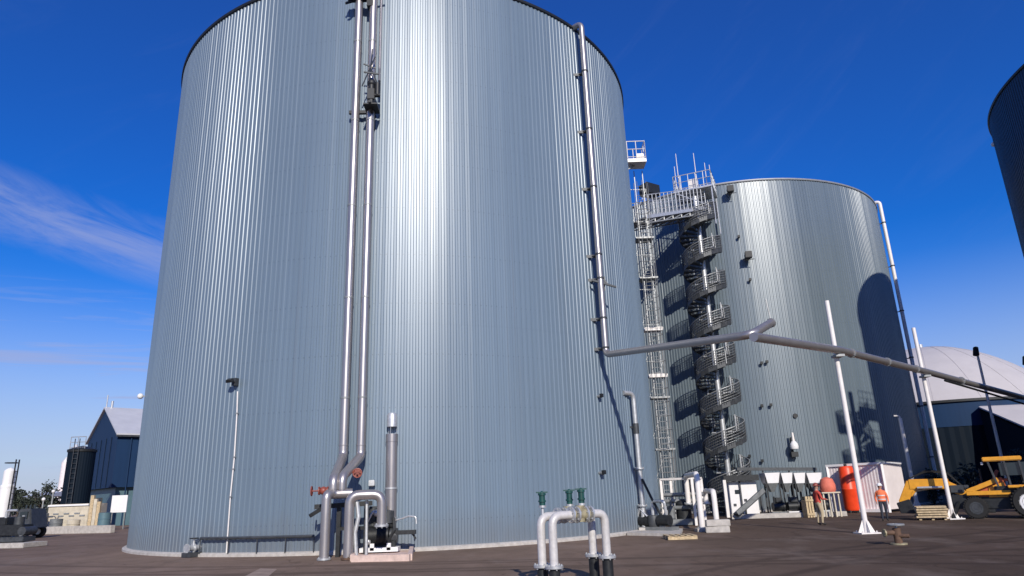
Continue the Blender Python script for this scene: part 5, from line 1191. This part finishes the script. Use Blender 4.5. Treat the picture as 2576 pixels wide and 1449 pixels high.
for x in (-1.1, 1.0):
    for sy in (-.75,.75):
        b = MB(); b.cyl(tk(x,sy-.12,.38), tk(x,sy+.12,.38), .38, n=20); o = b.build('wheel', RUB, t)
        b = MB(); b.cyl(tk(x,sy-.14,.38), tk(x,sy+.14,.38), .18, n=14); sub(b, 'rim', GALV, o, t)
# small shed far left
def simple_house(x0, x1, Yv, ytop, yeave, m_, rm, label):
    a, c = AT(x0, 1290, Yv), AT(x1, 1290, Yv); a.z = c.z = 0; ze = ZOF(a, yeave); zr = ZOF(a, ytop); t = thing('far_building', label, 'building', (a+c)/2)
    D_ = 8; b = MB(); quad([a, c, c+Vector((0,D_,0)), a+Vector((0,D_,0))], 0, ze); b.build('wall', m_, t, smooth=0)
    b = MB(); m0, m1 = V3(a+Vector((-.3,D_/2,0)), zr), V3(c+Vector((.3,D_/2,0)), zr)
    A0_, A1_, A2_, A3_ = V3(a+Vector((-.3,-.3,0)), ze), V3(c+Vector((.3,-.3,0)), ze), V3(c+Vector((.3,D_+.3,0)), ze), V3(a+Vector((-.3,D_+.3,0)), ze)
    b.add([A0_,A1_,A2_,A3_,m0,m1], [(0,1,5,4),(2,3,4,5),(3,0,4),(1,2,5),(3,2,1,0)]); b.build('roof', rm, t, smooth=0)
    for k in range(3):
        q = a.lerp(c, .2+.3*k); b = MB(); b.box((q.x,q.y-.03,ze*.55),((c-a).length*.12,.08,ze*.3)); b.build('window', GLASS, t)
simple_house(58, 92, 95, 1238, 1250, CREAM, PROOF, 'small cream house with pale roof far away at left')
# distant pale silo and mast
for x, yt_, w_, lab in ((150, 1150, 9, 'left pale distant silo behind the dark silo'), (170, 1118, 10, 'taller pale distant silo just left of the dark silo top')):
    p = AT(x, 1270, 170); p.z = 0; z = ZOF(p, yt_); r_ = w_*170/1717; t = thing('distant_silo', lab, 'silo', p, 0, 'pale distant silos')
    b = MB(); b.lathe(p, [(r_,0),(r_,z-1.2)], 24); b.build('shell', PINKW, t)
    b = MB(); b.lathe(p, [(r_*1.02,z-1.25),(r_*1.02,z-1.1),(.2,z),(.01,z)], 24); b.build('roof', PROOF, t)
for x, yt_, Yv, lab in ((125, 1236, 62, 'thin light post with white globe left of the dark silo'), (103, 1256, 60, 'lower light post with white globe above the drums')):
    p = AT(x, 1300, Yv); p.z = 0; z = ZOF(p, yt_); t = thing('globe_light', lab, 'lamp post', p, 0, 'globe lights at left')
    b = MB(); b.cyl(p, V3(p, z-.1), .06, n=8); b.build('pole', GALVD, t)
    b = MB(); b.ball(V3(p, z), .15, 14); b.build('globe', WHITE, t)
# trees
def tree(x, Yv, ytop, w_, lab, m_=LEAF, grp='distant trees at left', seed=0):
    p = AT(x, 1270, Yv); p.z = 0; h_ = ZOF(p, ytop); rr = random.Random(seed+int(x)); t = thing('tree', lab, 'tree', p, 0, grp)
    b = MB(); b.tube([p, (p.x+.1, p.y, h_*.35), (p.x-.1, p.y, h_*.7)], [.22,.15,.06], 8)
    cl_ = []
    for k in range(9):
        a = rr.uniform(0,2*pi); c = Vector((p.x+w_*.34*cos(a)*rr.random(), p.y+w_*.34*sin(a)*rr.random(), h_*rr.uniform(.42,.88))); cl_.append((c, w_*rr.uniform(.16,.28))); b.tube([(p.x,p.y,h_*.35), c], [.08,.03], 5)
    b.build('trunk', BARK, t)
    b = MB()
    for c, r_ in cl_:
        for k in range(70):
            d = Vector((rr.gauss(0,1),rr.gauss(0,1),rr.gauss(0,.8))).normalized()*r_*rr.random()**.5; q = c+d; s_ = w_*rr.uniform(.025,.05); u = Vector((rr.uniform(-1,1),rr.uniform(-1,1),rr.uniform(-1,1))).normalized(); v = u.orthogonal().normalized()
            b.add([q-u*s_, q+v*s_*.7, q+u*s_, q-v*s_*.7], [(0,1,2,3)])
    b.build('crown', m_, t, smooth=0)
tree(103, 88, 1203, 3.4, 'dark spreading tree above the drums at left')
tree(72, 130, 1240, 5, 'low rounded tree behind the cream house', LEAF)
tree(137, 120, 1232, 5, 'small tree between the dark spreading tree and the dark silo')
tree(46, 140, 1246, 6, 'small tree beside the white silo')
tree(22, 150, 1236, 8, 'tree behind the white silo ladder')
# far wooded skyline
b = MB(); rr = random.Random(5)
for k in range(2600):
    a = radians(rr.uniform(-62, 60)); d = rr.uniform(380, 520); h_ = 7 + 3*sin(a*23) + 2*sin(a*61)
    c = Vector((d*sin(a), d*cos(a), rr.random()*h_)); s_ = rr.uniform(1.0, 2.6); u = Vector((rr.uniform(-1,1),rr.uniform(-1,1),rr.uniform(-1,1))).normalized(); v = u.orthogonal().normalized()
    b.add([c-u*s_*1.6, c+v*s_, c+u*s_*1.6, c-v*s_], [(0,1,2,3)])
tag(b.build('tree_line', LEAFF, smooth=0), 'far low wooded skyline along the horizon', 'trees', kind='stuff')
